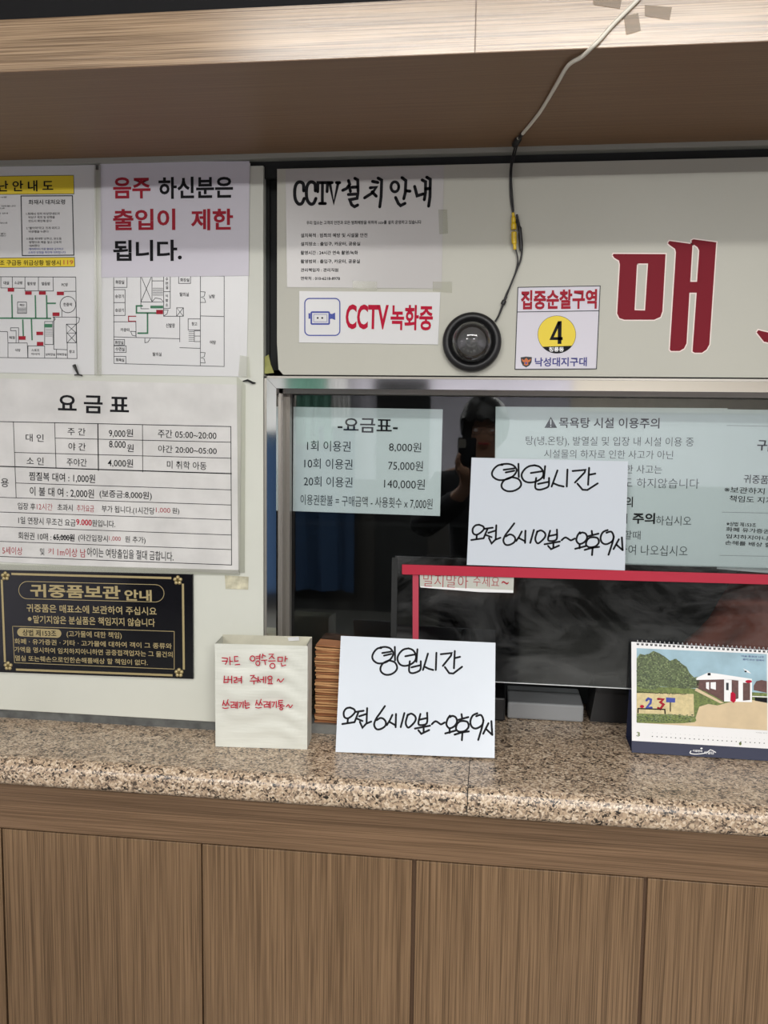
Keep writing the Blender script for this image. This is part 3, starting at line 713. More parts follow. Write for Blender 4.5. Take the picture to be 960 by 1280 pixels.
# ------------------------------------------------------------------ papers behind the glass
YP = YG + .0042
s = Sheet([(366.8, 508.5), (553.5, 511.6), (550, 645), (366, 638.8)], YP)
tag(s.base('ticket_price_sheet', M['paper_in'], .0005), 'bluish white ticket price sheet behind the glass at the upper left', 'notice')
s.tf = tf(2.909, 330, 460)
s.text('-요금표-', 268, 487, 183, 235, 'ink', .014, 'title')
for t, a, b, c, d in (('1회 이용권', 157, 315, 265, 303), ('8,000원', 455, 572, 270, 307), ('10회 이용권', 147, 322, 330, 367), ('75,000원', 452, 578, 337, 375), ('20회 이용권', 145, 322, 395, 432), ('140,000원', 437, 585, 403, 442),
                      ('이용권환불 = 구매금액 - 사용횟수 x 7,000원', 133, 613, 467, 507)):
    s.text(t, a, b, c, d, 'ink', -.001, rot=-.004)
s.done()

s = Sheet([(619.6, 508.3), (909.4, 510.3), (898.7, 708.6), (617, 702)], YP)
tag(s.base('bath_rules_sheet', M['paper_in'], .0005), 'large pale bath safety notice behind the glass, partly covered by a handwritten sheet', 'notice')
s.tf = tf(2.526, 580, 460)
s.poly([(274, 154), (294, 189), (254, 189)], 'inkgrey', 'symbol', 0); s.line([(274, 163), (274, 178)], 1.4, 'white', 'symbol', 1); s.disc(274, 184, 2, 2, 'white', 'symbol', 1)
for t, a, b, c, d, m, bo in (('목욕탕 시설 이용주의', 300, 617, 157, 190, 'ink', .014), ('탕(냉,온탕), 발열실 및 입장 내 시설 이용 중', 195, 725, 217, 250, 'inkgrey', -.006), ('시설물의 하자로 인한 사고가 아닌', 253, 660, 259, 286, 'inkgrey', -.006),
        ('본인 부주의로 인한 사고는', 300, 625, 305, 332, 'inkgrey', -.006), ('책임도 보상도 하지않습니다', 330, 742, 347, 378, 'inkgrey', -.006), ('미끄럼 주의', 380, 533, 405, 438, 'ink', .014), ('바닥 물기', 390, 515, 458, 490, 'ink', .014), ('주의', 532, 603, 457, 492, 'ink', .03),
        ('하십시오', 606, 717, 467, 497, 'inkgrey', -.004), ('몸이 불편할때', 380, 557, 512, 540, 'inkgrey', -.006), ('귀중품 확인하여 나오십시오', 330, 706, 557, 590, 'inkgrey', -.006)):
    s.text(t, a, b, c, d, m, bo)
s.done()

s = Sheet([(905, 511.5), (1110, 514.5), (1105, 729), (896, 711)], YP + .0012)
tag(s.base('valuables_notice', M['paper_in'], .0005), 'white valuables notice behind the glass at the right edge', 'notice')
for y, t in ((531.5, 0), (640, 0), (694, 0)): s.line([(896, y), (1090, y + 4)], .7, 'greylight')
for t, a, b, c, d, m, bo in (('귀중품 보관', 946, 1045, 551, 566, 'ink', .012), ('귀중품은 카운터에 맡겨주세요', 929, 1075, 596.5, 607.5, 'ink', .006), ('※보관하지 않은 귀중품에 대한', 905, 1058, 611.5, 619.5, 'ink', .004), ('책임도 지지않습니다', 911.5, 1010, 621.5, 629.5, 'ink', .004),
        ('※상법 제153조', 908, 945, 652.8, 658.2, 'ink', .012), ('화폐 유가증권 기타 고가물에 대하여', 907, 1050, 662.6, 668.1, 'ink', .012), ('임치하지아니하면 공중접객업자는', 907, 1045, 671.2, 676.8, 'ink', .012), ('손해를 배상 할 책임이 없다', 906, 1015, 678.4, 684, 'ink', .012)):
    s.text(t, a, b, c, d, m, bo)
s.done()

# ------------------------------------------------------------------ handwritten opening hours
HA = tf(13.71, 460, 800); HB = tf(13.71, 520, 800); HC = tf(13.71, 420, 875); HD = tf(13.71, 480, 875); HE = tf(13.71, 550, 880)
TITLE = [(HA, 1, L) for L in ([(210, 130), (300, 120), (380, 145), (430, 210), (425, 270), (370, 345), (270, 395), (170, 400), (95, 350), (75, 280), (110, 200), (170, 145), (230, 140)],
    [(360, 350), (460, 385), (500, 470), (470, 540), (390, 590), (300, 595), (230, 550), (215, 480), (260, 400), (360, 350)],
    [(690, 145), (770, 175), (820, 260), (810, 350), (730, 420), (620, 445), (540, 410), (505, 320), (540, 230), (610, 165), (700, 145)])]
TITLE += [(HA, 0, L) for L in ([(245, 225), (400, 200)], [(275, 270), (400, 240)], [(460, 120), (465, 350)], [(640, 280), (800, 250)], [(848, 160), (830, 375)], [(745, 470), (890, 435)])]
TITLE += [(HA, 1, [(718, 365), (705, 530), (760, 570), (850, 545), (900, 500), (905, 365)])]
TITLE += [(HB, 0, L) for L in ([(205, 235), (165, 370), (120, 515)], [(150, 460), (220, 495), (295, 515)], [(350, 220), (340, 515)], [(425, 245), (610, 225), (600, 270), (460, 445)], [(665, 190), (650, 485)], [(670, 310), (755, 290)], [(495, 465), (570, 570), (640, 575), (790, 460)])]
HOURS = [(HC, 1, L) for L in ([(240, 130), (310, 160), (325, 210), (270, 275), (200, 315), (145, 290), (135, 210), (180, 145), (250, 130)],
    [(840, 105), (760, 220), (690, 320), (655, 420), (690, 495), (760, 500), (840, 450), (855, 380), (815, 325), (760, 310), (700, 345)])]
HOURS += [(HC, 0, L) for L in ([(205, 320), (200, 385)], [(110, 412), (320, 380)], [(335, 205), (475, 185)], [(385, 210), (320, 380)], [(360, 320), (455, 360)], [(400, 280), (520, 240)], [(535, 140), (525, 400)], [(410, 375), (455, 475), (520, 405), (605, 370)])]
HOURS += [(HD, 0, L) for L in ([(145, 255), (100, 350), (50, 430)], [(95, 375), (200, 435)], [(207, 240), (200, 465)], [(350, 225), (288, 465)], [(600, 340), (735, 310)], [(530, 490), (790, 440)], [(680, 460), (680, 550)], [(590, 520), (640, 580), (775, 515)])]
HOURS += [(HD, 1, L) for L in ([(400, 265), (470, 235), (540, 290), (530, 370), (430, 470), (385, 440), (375, 370), (410, 250)], [(625, 240), (590, 400), (640, 430), (735, 395), (740, 220)], [(820, 415), (885, 365), (960, 410), (985, 416), (1040, 385)])]
HOURS += [(HE, 1, L) for L in ([(170, 200), (130, 260), (110, 350), (160, 415), (240, 385), (290, 310), (270, 230), (210, 205), (175, 225)], [(400, 290), (470, 310), (490, 390), (430, 460), (330, 475), (275, 430), (290, 350), (340, 300), (410, 290)],
    [(620, 210), (700, 190), (740, 270), (720, 360), (620, 420), (545, 390), (520, 300), (560, 200), (640, 160)])]
HOURS += [(HE, 0, L) for L in ([(165, 420), (165, 495)], [(90, 505), (270, 455)], [(370, 175), (378, 240)], [(305, 275), (485, 225)], [(250, 525), (380, 485), (495, 470)], [(385, 490), (375, 620)], [(745, 280), (720, 400), (655, 615)], [(830, 330), (740, 510)], [(790, 430), (890, 525)], [(880, 295), (895, 530)])]


def scribble(s, strokes, wpx, f=None, part='handwriting', m='ink'):
    for h, c, L in strokes:
        P = [h(*p) for p in L]
        if f: P = [f(*p) for p in P]
        s.line(P, wpx, m, part, 1, curve=bool(c))


def remap(a, b):
    (x0, x1, y0, y1), (X0, X1, Y0, Y1) = a, b
    return lambda x, y: (X0 + (x - x0) / (x1 - x0) * (X1 - X0), Y0 + (y - y0) / (y1 - y0) * (Y1 - Y0))


s = Sheet([(589.5, 572), (785, 576.5), (781, 713), (583.5, 706)], YG - .014)
tag(s.base('opening_hours_sheet', M['paper_cool'], .0006), 'white handwritten opening hours sheet taped high on the window glass', 'notice')
scribble(s, TITLE, 2.35, remap((464.5, 578, 808, 843), (613.8, 747.5, 579, 613.5)), ('handwriting', 1))
scribble(s, HOURS, 2.35, remap((427.5, 616.5, 882, 925.5), (588.5, 779.5, 653.5, 694)), ('handwriting', 2))
s.done()

# leaning sheet on the counter: base line on the granite, top leaning back towards the acrylic
b0, b1 = H(419.5, 940, ZC + .0008), H(618, 947.5, ZC + .0008)
t0, t1 = W(426.8, 795.5, .012), W(619.3, 803.5, .014)
s = Sheet(None, pts=[t0, t1, b1, b0])
tag(s.base('opening_hours_board', M['paper_cool'], .0012), 'white handwritten opening hours sheet standing on the granite counter', 'notice')
scribble(s, TITLE, 2.3, None, ('handwriting', 1)); scribble(s, HOURS, 2.3, None, ('handwriting', 2))
s.done()
SP = s

# push note and red tapes on the acrylic
s = Sheet([(524.7, 714), (642.5, 718), (641.7, 741), (525, 733.5)], YA - .001)
tag(s.base('push_note', mat('aged_note_paper', (.46, .47, .42), .6, bump=(20, .3)), .0005), 'small strip of paper with faded red handwriting under the red tape', 'note')
s.tf = tf(6, 500, 700)
s.text('밀지말아', 175, 512, 108, 205, 'red', -.012); s.text('주세요', 548, 745, 118, 200, 'red', -.012); s.text('~', 762, 815, 158, 182, 'red', -.006)
s.poly([(152, 196), (850, 226), (848, 246), (600, 240), (155, 205)], 'paper', 'fold', 1)
s.done()
P = [W(503, 705, YA), W(1000, 718.7, YA), W(1000, 731, YA), W(503, 717.3, YA)]
s = Sheet(None, pts=[p + Vector((0, -.0056, 0)) for p in P])
tag(s.base('red_tape', M['redtape'], .0004), 'long horizontal strip of red tape across the window', 'tape')
s = Sheet([(515.8, 717.5), (523.2, 717.8), (523.2, 858), (515.8, 858)], YA - .0006)
tag(s.base('red_tape', mat('faded_red_tape', (.42, .04, .07), .5), .0004), 'narrow vertical strip of red tape on the acrylic edge', 'tape')

# ------------------------------------------------------------------ bag-box for receipts
fl, fr = H(269.4, 933.3, ZC), H(384, 937, ZC)
bu = (fr - fl).normalized(); wdt = (fr - fl).length; bn = Vector((-bu.y, bu.x, 0)); dep = .060
ztop = W(329, 806.5, (fl.y + fr.y) / 2).z; hgt = ztop - ZC
Mb = Matrix(((bu.x, bn.x, 0, fl.x), (bu.y, bn.y, 0, fl.y), (0, 0, 1, ZC + .0003), (0, 0, 0, 1)))
root = tag(empty('receipt_box', M0=Mb), 'white paper-covered open box with red handwriting on the counter', 'box')
G = 26
def wallgrid(name, P0, du, dv, nrm, amp, m, th=.0018):
    V = []
    for j in range(G + 1):
        for i in range(G + 1):
            a, b = i / G, j / G; e = min(1, 6 * min(a, 1 - a)) * min(1, 6 * min(b, 1 - b))
            d = amp * e * (math.sin(9 * b + 2.2 * math.sin(4 * a + 1.3) + 11 * a * (1 - b)) * .5 + math.sin(34 * b + 5 * a + 2 * math.sin(7 * a)) * .30 * (.4 + a))
            V.append(Vector(P0) + Vector(du) * a + Vector(dv) * b + Vector(nrm) * d)
    n = len(V); V += [v - Vector(nrm) * th for v in V]
    Fc = []
    for j in range(G):
        for i in range(G):
            q = (j * (G + 1) + i, j * (G + 1) + i + 1, (j + 1) * (G + 1) + i + 1, (j + 1) * (G + 1) + i); Fc.append(q); Fc.append(tuple(reversed([k + n for k in q])))
    o = mesh(name, V, Fc, m, root, smooth=True); o.matrix_parent_inverse = Matrix(); return o
wallgrid('front_panel', (0, 0, 0), (wdt, 0, 0), (0, 0, hgt), (0, -1, 0), .0060, M['bag'])
wallgrid('side_panel', (wdt, 0, 0), (0, dep, 0), (0, 0, hgt + .002), (1, 0, 0), .0012, M['bag'])
wallgrid('side_panel', (0, dep, 0), (0, -dep, 0), (0, 0, hgt), (-1, 0, 0), .0012, M['bag'])
wallgrid('back_panel', (wdt, dep, 0), (-wdt, 0, 0), (0, 0, hgt + .003), (0, 1, 0), .0008, M['bagin'])
box('bottom_panel', .002, wdt - .002, .002, dep - .002, .001, .003, M['bagin'], root)
mesh('torn_flap', [(.128, dep - .004, hgt + .001), (.15, dep - .006, hgt + .004), (.151, dep - .004, hgt - .004), (.13, dep - .003, hgt - .006),
                   (.128, dep - .0035, hgt + .001), (.15, dep - .0055, hgt + .004), (.151, dep - .0035, hgt - .004), (.13, dep - .0025, hgt - .006)],
     [(0, 3, 2, 1), (4, 5, 6, 7), (0, 1, 5, 4), (1, 2, 6, 5), (2, 3, 7, 6), (3, 0, 4, 7)], M['paper'], root)
s = Sheet(None, pts=[Mb @ Vector((0, -.0056, hgt)), Mb @ Vector((wdt, -.0056, hgt)), Mb @ Vector((wdt, -.0056, 0)), Mb @ Vector((0, -.0056, 0))])
Z6 = tf(16, 270, 810); Z7 = tf(16, 310, 810); Z8 = tf(9.6, 270, 862)
def ell(cx, cy, rx, ry): return [(cx + rx * math.cos(t), cy + ry * math.sin(t)) for t in [math.pi * 2 * k / 12 for k in range(13)]]
TX = [(Z6, 0, L) for L in ([(125, 195), (230, 205), (225, 260), (190, 325)], [(125, 262), (225, 258)], [(275, 180), (285, 335)], [(285, 265), (330, 265)], [(435, 168), (370, 170), (375, 265), (445, 255)], [(385, 335), (475, 325)],
     [(170, 560), (160, 690), (240, 685), (245, 570)], [(165, 630), (310, 630)], [(315, 560), (315, 700)], [(360, 590), (415, 585), (405, 640), (365, 650), (370, 690), (430, 685)], [(430, 620), (510, 610)], [(440, 655), (510, 650)], [(510, 565), (510, 700)])]
TX += [(Z7, 0, L) for L in (ell(90, 208, 48, 52), [(160, 170), (235, 160)], [(165, 205), (235, 200)], [(242, 125), (235, 240)], ell(198, 303, 40, 46), [(298, 120), (280, 200)], [(300, 140), (350, 162)], [(270, 245), (380, 240)], [(335, 250), (350, 330)],
     [(420, 125), (510, 120), (425, 215)], [(480, 165), (525, 210)], [(415, 260), (545, 255)], ell(490, 355, 50, 48), [(600, 185), (690, 185), (685, 265), (600, 265), (600, 185)], [(750, 165), (740, 270)], [(745, 215), (785, 212)], [(665, 300), (680, 360), (755, 340)],
     [(50, 550), (125, 545), (65, 620)], [(110, 575), (175, 615)], [(45, 660), (185, 655)], [(120, 660), (120, 720)], [(205, 575), (195, 690)], [(210, 630), (250, 680)], [(250, 630), (310, 630)], [(310, 575), (310, 690)], [(355, 570), (350, 700)],
     ell(440, 598, 42, 38), [(420, 645), (420, 700)], [(465, 645), (465, 700)], [(400, 715), (490, 715)])]
TX += [(Z7, 1, [(585, 660), (610, 620), (655, 680), (715, 615)])]
SS = ([(95, 130), (80, 190)], [(92, 155), (115, 190)], [(145, 120), (122, 190)], [(135, 150), (160, 190)], [(80, 218), (110, 226), (148, 218)], [(175, 150), (220, 150), (215, 180), (180, 190), (185, 215), (225, 210)], [(225, 185), (242, 185)], [(240, 150), (240, 220)], [(257, 145), (257, 225)],
      [(275, 155), (308, 155), (285, 210)], [(327, 145), (327, 220)])
TX += [(Z8, 0, L) for L in SS] + [(Z8, 0, [(x + 397, y - 5) for x, y in L]) for L in SS]
TX += [(Z8, 0, L) for L in ([(350, 130), (350, 165), (395, 160)], [(345, 185), (405, 180)], [(355, 195), (360, 225), (400, 215)], [(800, 128), (755, 130), (755, 180), (800, 178)], [(755, 155), (795, 152)], [(775, 180), (775, 200)], [(740, 200), (820, 195)], ell(783, 228, 17, 14))]
TX += [(Z8, 1, [(845, 205), (870, 180), (890, 215), (918, 185)])]
s.root = root; s.th = 0
Mi = Mb.inverted() @ s.M
for h, c, L in TX:
    yy = h(*L[0])[1]; scribble(s, [(h, c, L)], 1.35, None, ('handwriting', 1 if yy < 834 else 2 if yy < 862 else 3), 'redmark')
for key, d in s.ink.items(): mesh('handwriting', [Mi @ Vector(v) for v in d['V']], d['F'], d['m'], root, d['mi'])

# ------------------------------------------------------------------ stack of kraft sheets behind the glass
xk0, xk1 = W(394, 850, .03).x, W(470, 850, .03).x
zk = W(398, 804, .03).z; V, Fc, mi = [], [], []
nk = 34; z = ZC + .0195
for k in range(nk):
    h = (zk - ZC - .0195) / nk; t = h * random.uniform(.5, .8); jx = random.uniform(-.001, .002); jy = random.uniform(-.002, .003); sl = random.uniform(-.006, .004)
    n = len(V); NX = 8
    for i in range(NX + 1):
        x = xk0 + jx + (xk1 - xk0) * i / NX; dz = sl * (i / NX) * .35 + .0008 * math.sin(k * 1.7 + i * .8) - (.006 * (i / NX) if k > nk - 4 else 0)
        for y, zz in ((.028 + jy, z), (.0735, z), (.0735, z + t), (.028 + jy, z + t)): V.append((x, y, zz + dz))
    for i in range(NX):
        a = n + i * 4; b = a + 4
        for q in range(4): Fc.append((a + q, b + q, b + (q + 1) % 4, a + (q + 1) % 4)); mi.append(0 if k % 3 else 1)
    Fc.append((n, n + 3, n + 2, n + 1)); mi.append(0); Fc.append((n + NX * 4, n + NX * 4 + 1, n + NX * 4 + 2, n + NX * 4 + 3)); mi.append(0)
    z += h
ks = tag(mesh('kraft_stack', V, Fc, [M['kraft'], M['kraft2']], None, mi), 'tall stack of thin brown kraft sheets between the white box and the standing notice', 'paper stack')
box('core', xk0 + .004, xk1 - .004, .033, .073, ZC + .0195, zk - .012, M['kraft2'], ks)

# ------------------------------------------------------------------ desk calendar
cb0, cb1 = H(789.5, 940.3, ZC + .0015), H(966, 951.5, ZC + .0015); yt = .050
ct0, ct1 = W(789.2, 802.5, yt), W(966, 813.0, yt + (cb1.y - cb0.y) * .5)
s = Sheet(None, pts=[ct0, ct1, cb1, cb0])
s.base('front_card', M['calnavy'], .0015)
cal = tag(s.root, 'navy desk calendar with a printed landscape and white date strip at the right', 'calendar'); cal.name = 'desk_calendar'
s.tf = tf(5.333, 780, 795)
s.poly([(48, 38), (988, 96), (990, 752), (52, 697)], 'paper', 'page', 0)
Q = lambda pts, m, l: s.poly(pts, m, 'picture', l)
Q([(83, 80), (950, 120), (952, 628), (83, 577)], 'sky', 1)
Q([(480, 350), (952, 380), (952, 628), (83, 577), (83, 330)], 'grass', 2)
Q([(83, 577), (250, 582), (385, 580), (470, 560), (500, 470), (560, 452), (620, 462), (700, 440), (800, 420), (870, 428), (952, 445), (952, 628)], 'sand', 4)
Q([(480, 345), (665, 445), (640, 448), (470, 362)], 'sand', 3)
tr_ = [(83, 330), (83, 150), (105, 118), (135, 125), (165, 118), (195, 98), (235, 115), (275, 140), (305, 165), (345, 150), (385, 185), (415, 205), (435, 245), (465, 275), (490, 270), (500, 300), (490, 345), (400, 350), (240, 335), (200, 360), (110, 345)]
Q(tr_, 'tree', 5)
def inside(x, y, P):
    c = False
    for (xa, ya), (xb, yb) in zip(P, P[1:] + P[:1]):
        if (ya > y) != (yb > y) and x < (xb - xa) * (y - ya) / (yb - ya) + xa: c = not c
    return c
M['leafa'] = mat('printed_leaf_light', (.20, .25, .11), .5); M['leafb'] = mat('printed_leaf_dark', (.035, .055, .025), .5)
for k in range(420):
    x, y = random.uniform(85, 495), random.uniform(100, 350)
    if inside(x, y, tr_): s.disc(x, y, random.uniform(3, 7), random.uniform(2, 5), 'leafa' if k % 2 else 'leafb', 'picture', 6, 6)
for k in range(160):
    x, y = random.uniform(85, 470), random.uniform(520, 568)
    s.disc(x, y, random.uniform(3, 8), random.uniform(2, 4), 'leafa' if k % 2 else 'leafb', 'picture', 9, 6)
Q([(482, 290), (665, 285), (665, 435), (545, 370), (482, 345)], 'brick', 5); Q([(480, 278), (560, 242), (620, 250), (700, 262), (850, 285), (852, 300), (700, 292), (665, 288), (480, 292)], 'white', 6)
Q([(665, 285), (850, 300), (850, 440), (665, 435)], 'white', 6); Q([(715, 292), (760, 296), (760, 415), (715, 430)], 'brick', 7); Q([(790, 310), (838, 312), (838, 425), (790, 430)], 'brick', 7)
for a, b in ((545, 565), (575, 610)): Q([(a, 308), (b, 306), (b, 358), (a, 348)], 'white', 6)
Q([(678, 310), (695, 311), (695, 360), (678, 360)], 'inkgrey', 7); Q([(555, 245), (575, 245), (575, 262), (555, 262)], 'ink', 7)
s.disc(828, 302, 22, 10, 'redmark', 'picture', 8); Q([(708, 378), (722, 370), (740, 385), (742, 430), (728, 445), (706, 430)], 'redmark', 8)
Q([(862, 330), (880, 300), (915, 292), (950, 300), (950, 378), (862, 360)], 'brick', 5); Q([(852, 398), (952, 402), (952, 408), (852, 404)], 'white', 6); Q([(870, 408), (952, 412), (952, 445), (870, 430)], 'ink', 5)
Q([(790, 215), (815, 240), (845, 250), (828, 232)], 'white', 6); s.disc(808, 235, 8, 5, 'ink', 'picture', 7)
Q([(83, 378), (462, 385), (465, 560), (83, 540)], 'cream', 7); Q([(83, 515), (300, 520), (470, 535), (480, 560), (470, 572), (385, 580), (240, 568), (83, 560)], 'grass', 8)
for k in range(30): s.disc(90 + k * 11, 372 + k * .5 + random.uniform(-3, 3), 5, 3, 'ink', 'picture', 8, 8)
s.line([(148, 428), (160, 415), (178, 422), (175, 445), (150, 475), (182, 476)], 2.6, 'blue', 'picture', 9); s.line([(225, 418), (260, 420), (240, 440), (262, 455), (240, 485), (225, 478)], 2.6, 'red', 'picture', 9)
Q([(278, 408), (340, 412), (338, 442), (278, 440)], 'blue', 9); s.line([(307, 440), (307, 500)], 1.2, 'ink', 'picture', 9)
s.line([(92, 510), (92, 482), (270, 488), (272, 515)], 1.4, 'ink', 'picture', 9); s.disc(118, 468, 14, 10, 'redmark', 'picture', 9)
for k in range(4): Q([(160 + 160 * k, 110 + 22 * (k % 2)), (260 + 160 * k, 150 + 20 * (k % 2)), (340 + 150 * k, 160 + 20 * (k % 2)), (230 + 160 * k, 128 + 22 * (k % 2))], 'greylight', 1.5) if False else None
s.text('3', 82, 105, 638, 668, 'grass', .02, 'lettering', 3)
for k in range(25): s.disc(188 + k * 31, 668 + k * 1.9, 4.5, 3.2, 'inkgrey', 'lettering', 3, 8); s.disc(188 + k * 31, 643 + k * 1.9, 2.2, 2, 'greylight', 'lettering', 3, 6)
s.disc(773, 716, 9, 11, 'grass', 'lettering', 4, 10)
s.text('사계절 풍경', 875, 950, 640, 648, 'greylight', 0, 'lettering', 3); s.text('마을 풍경과 나무', 780, 930, 130, 142, 'navy', 0, 'lettering', 8); s.text('봄이 오는 길에서', 790, 930, 152, 164, 'navy', 0, 'lettering', 8)
s.line([(445, 765), (440, 780), (480, 786), (545, 778), (575, 758), (610, 775)], .9, 'white', 'emblem', 1, curve=True); s.disc(515, 748, 8, 5, 'white', 'emblem', 1, 10)
s.text('시설관리', 455, 520, 757, 772, 'white', .02, 'emblem', 1); s.text('사업단', 530, 600, 768, 786, 'white', .02, 'emblem', 1)
for k in range(32): s.rect(84 + k * 30, 47 + k * 1.75, 99 + k * 30, 60 + k * 1.75, 'ink', 'punch_holes', 2)
s.done()
# back leg and binding loops in the calendar's own frame
Li = s.M.inverted()
bk0 = Vector((ct0.x + .002, ct0.y + .002, ct0.z)); bk1 = Vector((ct1.x, ct1.y + .002, ct1.z)); q0 = H(779.5, 925.5, ZC); q0 = Vector((cb0.x + .001, q0.y + .012, ZC + .0015)); q1 = Vector((cb1.x, q0.y + cb1.y - cb0.y, ZC + .0015))
def thick(q, t): n = (q[1] - q[0]).cross(q[2] - q[0]).normalized() * t; return [Li @ p for p in q] + [Li @ (p + n) for p in q]
mesh('back_card', thick([bk0, bk1, q1, q0], .0015), [(0, 3, 2, 1), (4, 5, 6, 7), (0, 1, 5, 4), (1, 2, 6, 5), (2, 3, 7, 6), (3, 0, 4, 7)], M['calnavy'], cal)
mesh('base_card', thick([cb0 + Vector((0, 0, .0008)), cb1 + Vector((0, 0, .0008)), q1 + Vector((0, 0, .0008)), q0 + Vector((0, 0, .0008))], .001), [(0, 3, 2, 1), (4, 5, 6, 7), (0, 1, 5, 4), (1, 2, 6, 5), (2, 3, 7, 6), (3, 0, 4, 7)], M['calnavy'], cal)
parts = []
for k in range(32):
    p = s.px(91 + k * 30, 50 + k * 1.75); c = Vector((p.x, .001, p.y + .002))
    parts.append(tubed([c + Vector((0, -.0045 * math.cos(a), .0045 * math.sin(a))) for a in [math.radians(-40 + 26 * j) for j in range(9)]], .0004, 5))
tag(mesh('binding_loops', *cat_join(parts), M['white'], cal), kind='stuff')

# ------------------------------------------------------------------ dome camera with its cable
c = W(590, 428, YB); root = tag(empty('dome_camera', M0=Matrix.Translation(c)), 'black dome security camera with smoked cover on the sign board', 'camera')
k = .0533
V, Fc = lathe([(0.0, 0), (k, 0), (k, -.010), (k * .97, -.016), (k * .86, -.020), (k * .78, -.019), (k * .76, -.012), (0, -.011)], 48)
mesh('base_ring', V, Fc, M['blackrub'], root, smooth=True)
V, Fc = lathe([(.038 * math.cos(a), -.013 - .034 * math.sin(a)) for a in [math.radians(9 * j) for j in range(11)]], 40)
mesh('dome_cover', V, Fc, M['dome'], root, smooth=True)
V, Fc = lathe([(0, -.011), (.026, -.011), (.026, -.015), (.014, -.016), (.013, -.030), (.009, -.032), (.008, -.028), (0, -.028)], 24)
lm = mesh('lens_module', V, Fc, mat('grey_module', (.30, .30, .30), .4), root, smooth=True)
for a in range(8):
    t = a * math.pi / 4; V, Fc = lathe([(0, -.0175), (.002, -.017), (.0025, -.014)], 8)
    mesh('infrared_diode', [(x + .019 * math.cos(t), y, z + .019 * math.sin(t)) for x, y, z in V], Fc, mat('diode', (.35, .35, .33), .15), lm, smooth=True) if a == 0 else None
    if a:
        base = [o for o in lm.children][0]; o2 = base.copy(); COL.objects.link(o2); o2.parent = lm; o2.rotation_euler = (0, -t, 0)

cabr = tag(empty('camera_cable', (0, -.01, 2.0)), 'ivory and black camera cable hanging from the wood bulkhead to the dome camera', 'cable')
def ch(name, P, r, m, seg=8, n=6):
    Q_ = [p - Vector((0, -.01, 2.0)) for p in spline(P, n)]
    rr_ = r
    if isinstance(r, list):
        rr_ = [r[min(int(i / n), len(r) - 1)] for i in range(len(Q_))]
    return mesh(name, *tubed(Q_, rr_, seg), M[m], cabr, smooth=True)
yf = YF - .004; zs_ = ZS - .003
ch('white_cable', [W(812, -18, yf), W(797, 0, yf), W(767, 30, yf), W(752, 47, yf), W(741, 58, yf - .001), H(727, 71, zs_ - .001), H(710, 82, zs_ - .002), H(695, 107, zs_ - .002), H(675, 140, zs_), H(655, 165, zs_), H(648, 173, zs_)], .0029, 'whitecable')
ch('splice_wrap', [H(653, 167, zs_), H(648, 174, zs_), H(643, 182, zs_ - .002)], [.0035, .006, .003], 'blackrub')
ch('black_cable', [H(645, 178, zs_ - .002), W(641.5, 192, -.014), W(638.8, 205, -.010), W(637.6, 225, -.009), W(638.8, 250, -.009), W(642, 268, -.009), W(648.5, 285, -.009), W(652.5, 302, -.009), W(651.5, 322, -.009), W(646, 337, -.009), W(638, 357, -.009), W(631, 375, -.009), W(624.5, 392, -.009), W(619, 402, -.009)],
   .0017, 'blackrub')
ch('black_cable', [H(647, 180, zs_ - .002), W(643.5, 194, -.013), W(640, 208, -.011), W(639.5, 228, -.011), W(641, 250, -.011), W(642, 264, -.011)], .0013, 'blackrub')
ch('black_cable', [W(643.8, 308, -.011), W(647, 322, -.012), W(646.5, 332, -.011), W(641, 350, -.011), W(632, 370, -.011), W(622, 398, -.011)], .0014, 'blackrub')
ch('in_line_plug', [W(646, 268, -.011), W(649.5, 285, -.011), W(651, 300, -.011), W(651.5, 314, -.011)], [.0018, .0034, .0034, .0022], 'blackrub')
ch('yellow_plug', [W(641.3, 266, -.014), W(641.8, 272, -.014), W(642.0, 280, -.014), W(642.3, 287, -.014)], [.0026, .0038, .0048, .0048], 'yellowplug', 12)
ch('yellow_plug', [W(642.4, 290, -.014), W(642.7, 302, -.014), W(643.3, 305, -.014), W(643.6, 312, -.014)], [.0048, .0046, .0030, .0026], 'yellowplug', 12)
ch('cable_grommet', [W(633, 371, -.010), W(630.5, 376, -.010), W(628, 381, -.010)], [.002, .0042, .002], 'blackrub')

# ------------------------------------------------------------------ tapes, clip, scraps
def tape(corners, Y, label, m='tape', name='clear_tape', cat='tape'):
    s = Sheet(corners, Y); tag(s.base(name, M[m], .0003), label, cat)
tape([(548, 262), (559, 262), (560, 292), (549, 293)], YB - .001, 'short clear tape on the right edge of the brush-lettered notice')
tape([(541, 352), (565, 352), (565, 366), (541, 364)], YB - .0024, 'crinkled clear tape joining two notices left of the dome camera')
tape([(441, 351), (471, 352), (471, 363), (441, 361)], YB - .0024, 'clear tape between brush-lettered notice and red recording sign')
tape([(300, 444), (311, 446), (313, 472), (298, 470)], -.0035, 'clear tape on the lower right corner of the floor plan sheet')
tape([(296, 470), (307, 481), (306, 716), (298, 716)], -.0025, 'long yellowed tape strip down the right edge of the price list')
tape([(118, 206), (126, 206), (127, 470), (118, 469)], -.0048, 'tall clear tape strip joining the two laminated plans')
tape([(-40, 703.5), (300, 712.5), (300, 719), (-40, 712)], -.0030, 'long clear tape strip along the bottom of the price list')
tape([(281, 719), (311, 721), (310, 737), (282, 736)], -.0008, 'patch of old glue residue beside the black plaque', 'residue', 'glue_residue', 'residue')
tape([(739, -12), (778, -6), (775, 11), (742, 6)], YF - .0006, 'worn brown tape left of the ivory cable on the fascia', 'tapeold')
tape([(780, 20), (798, 16), (801, 38), (783, 43)], YF - .0012, 'grey tape tab under the ivory cable on the fascia', 'tapeold')
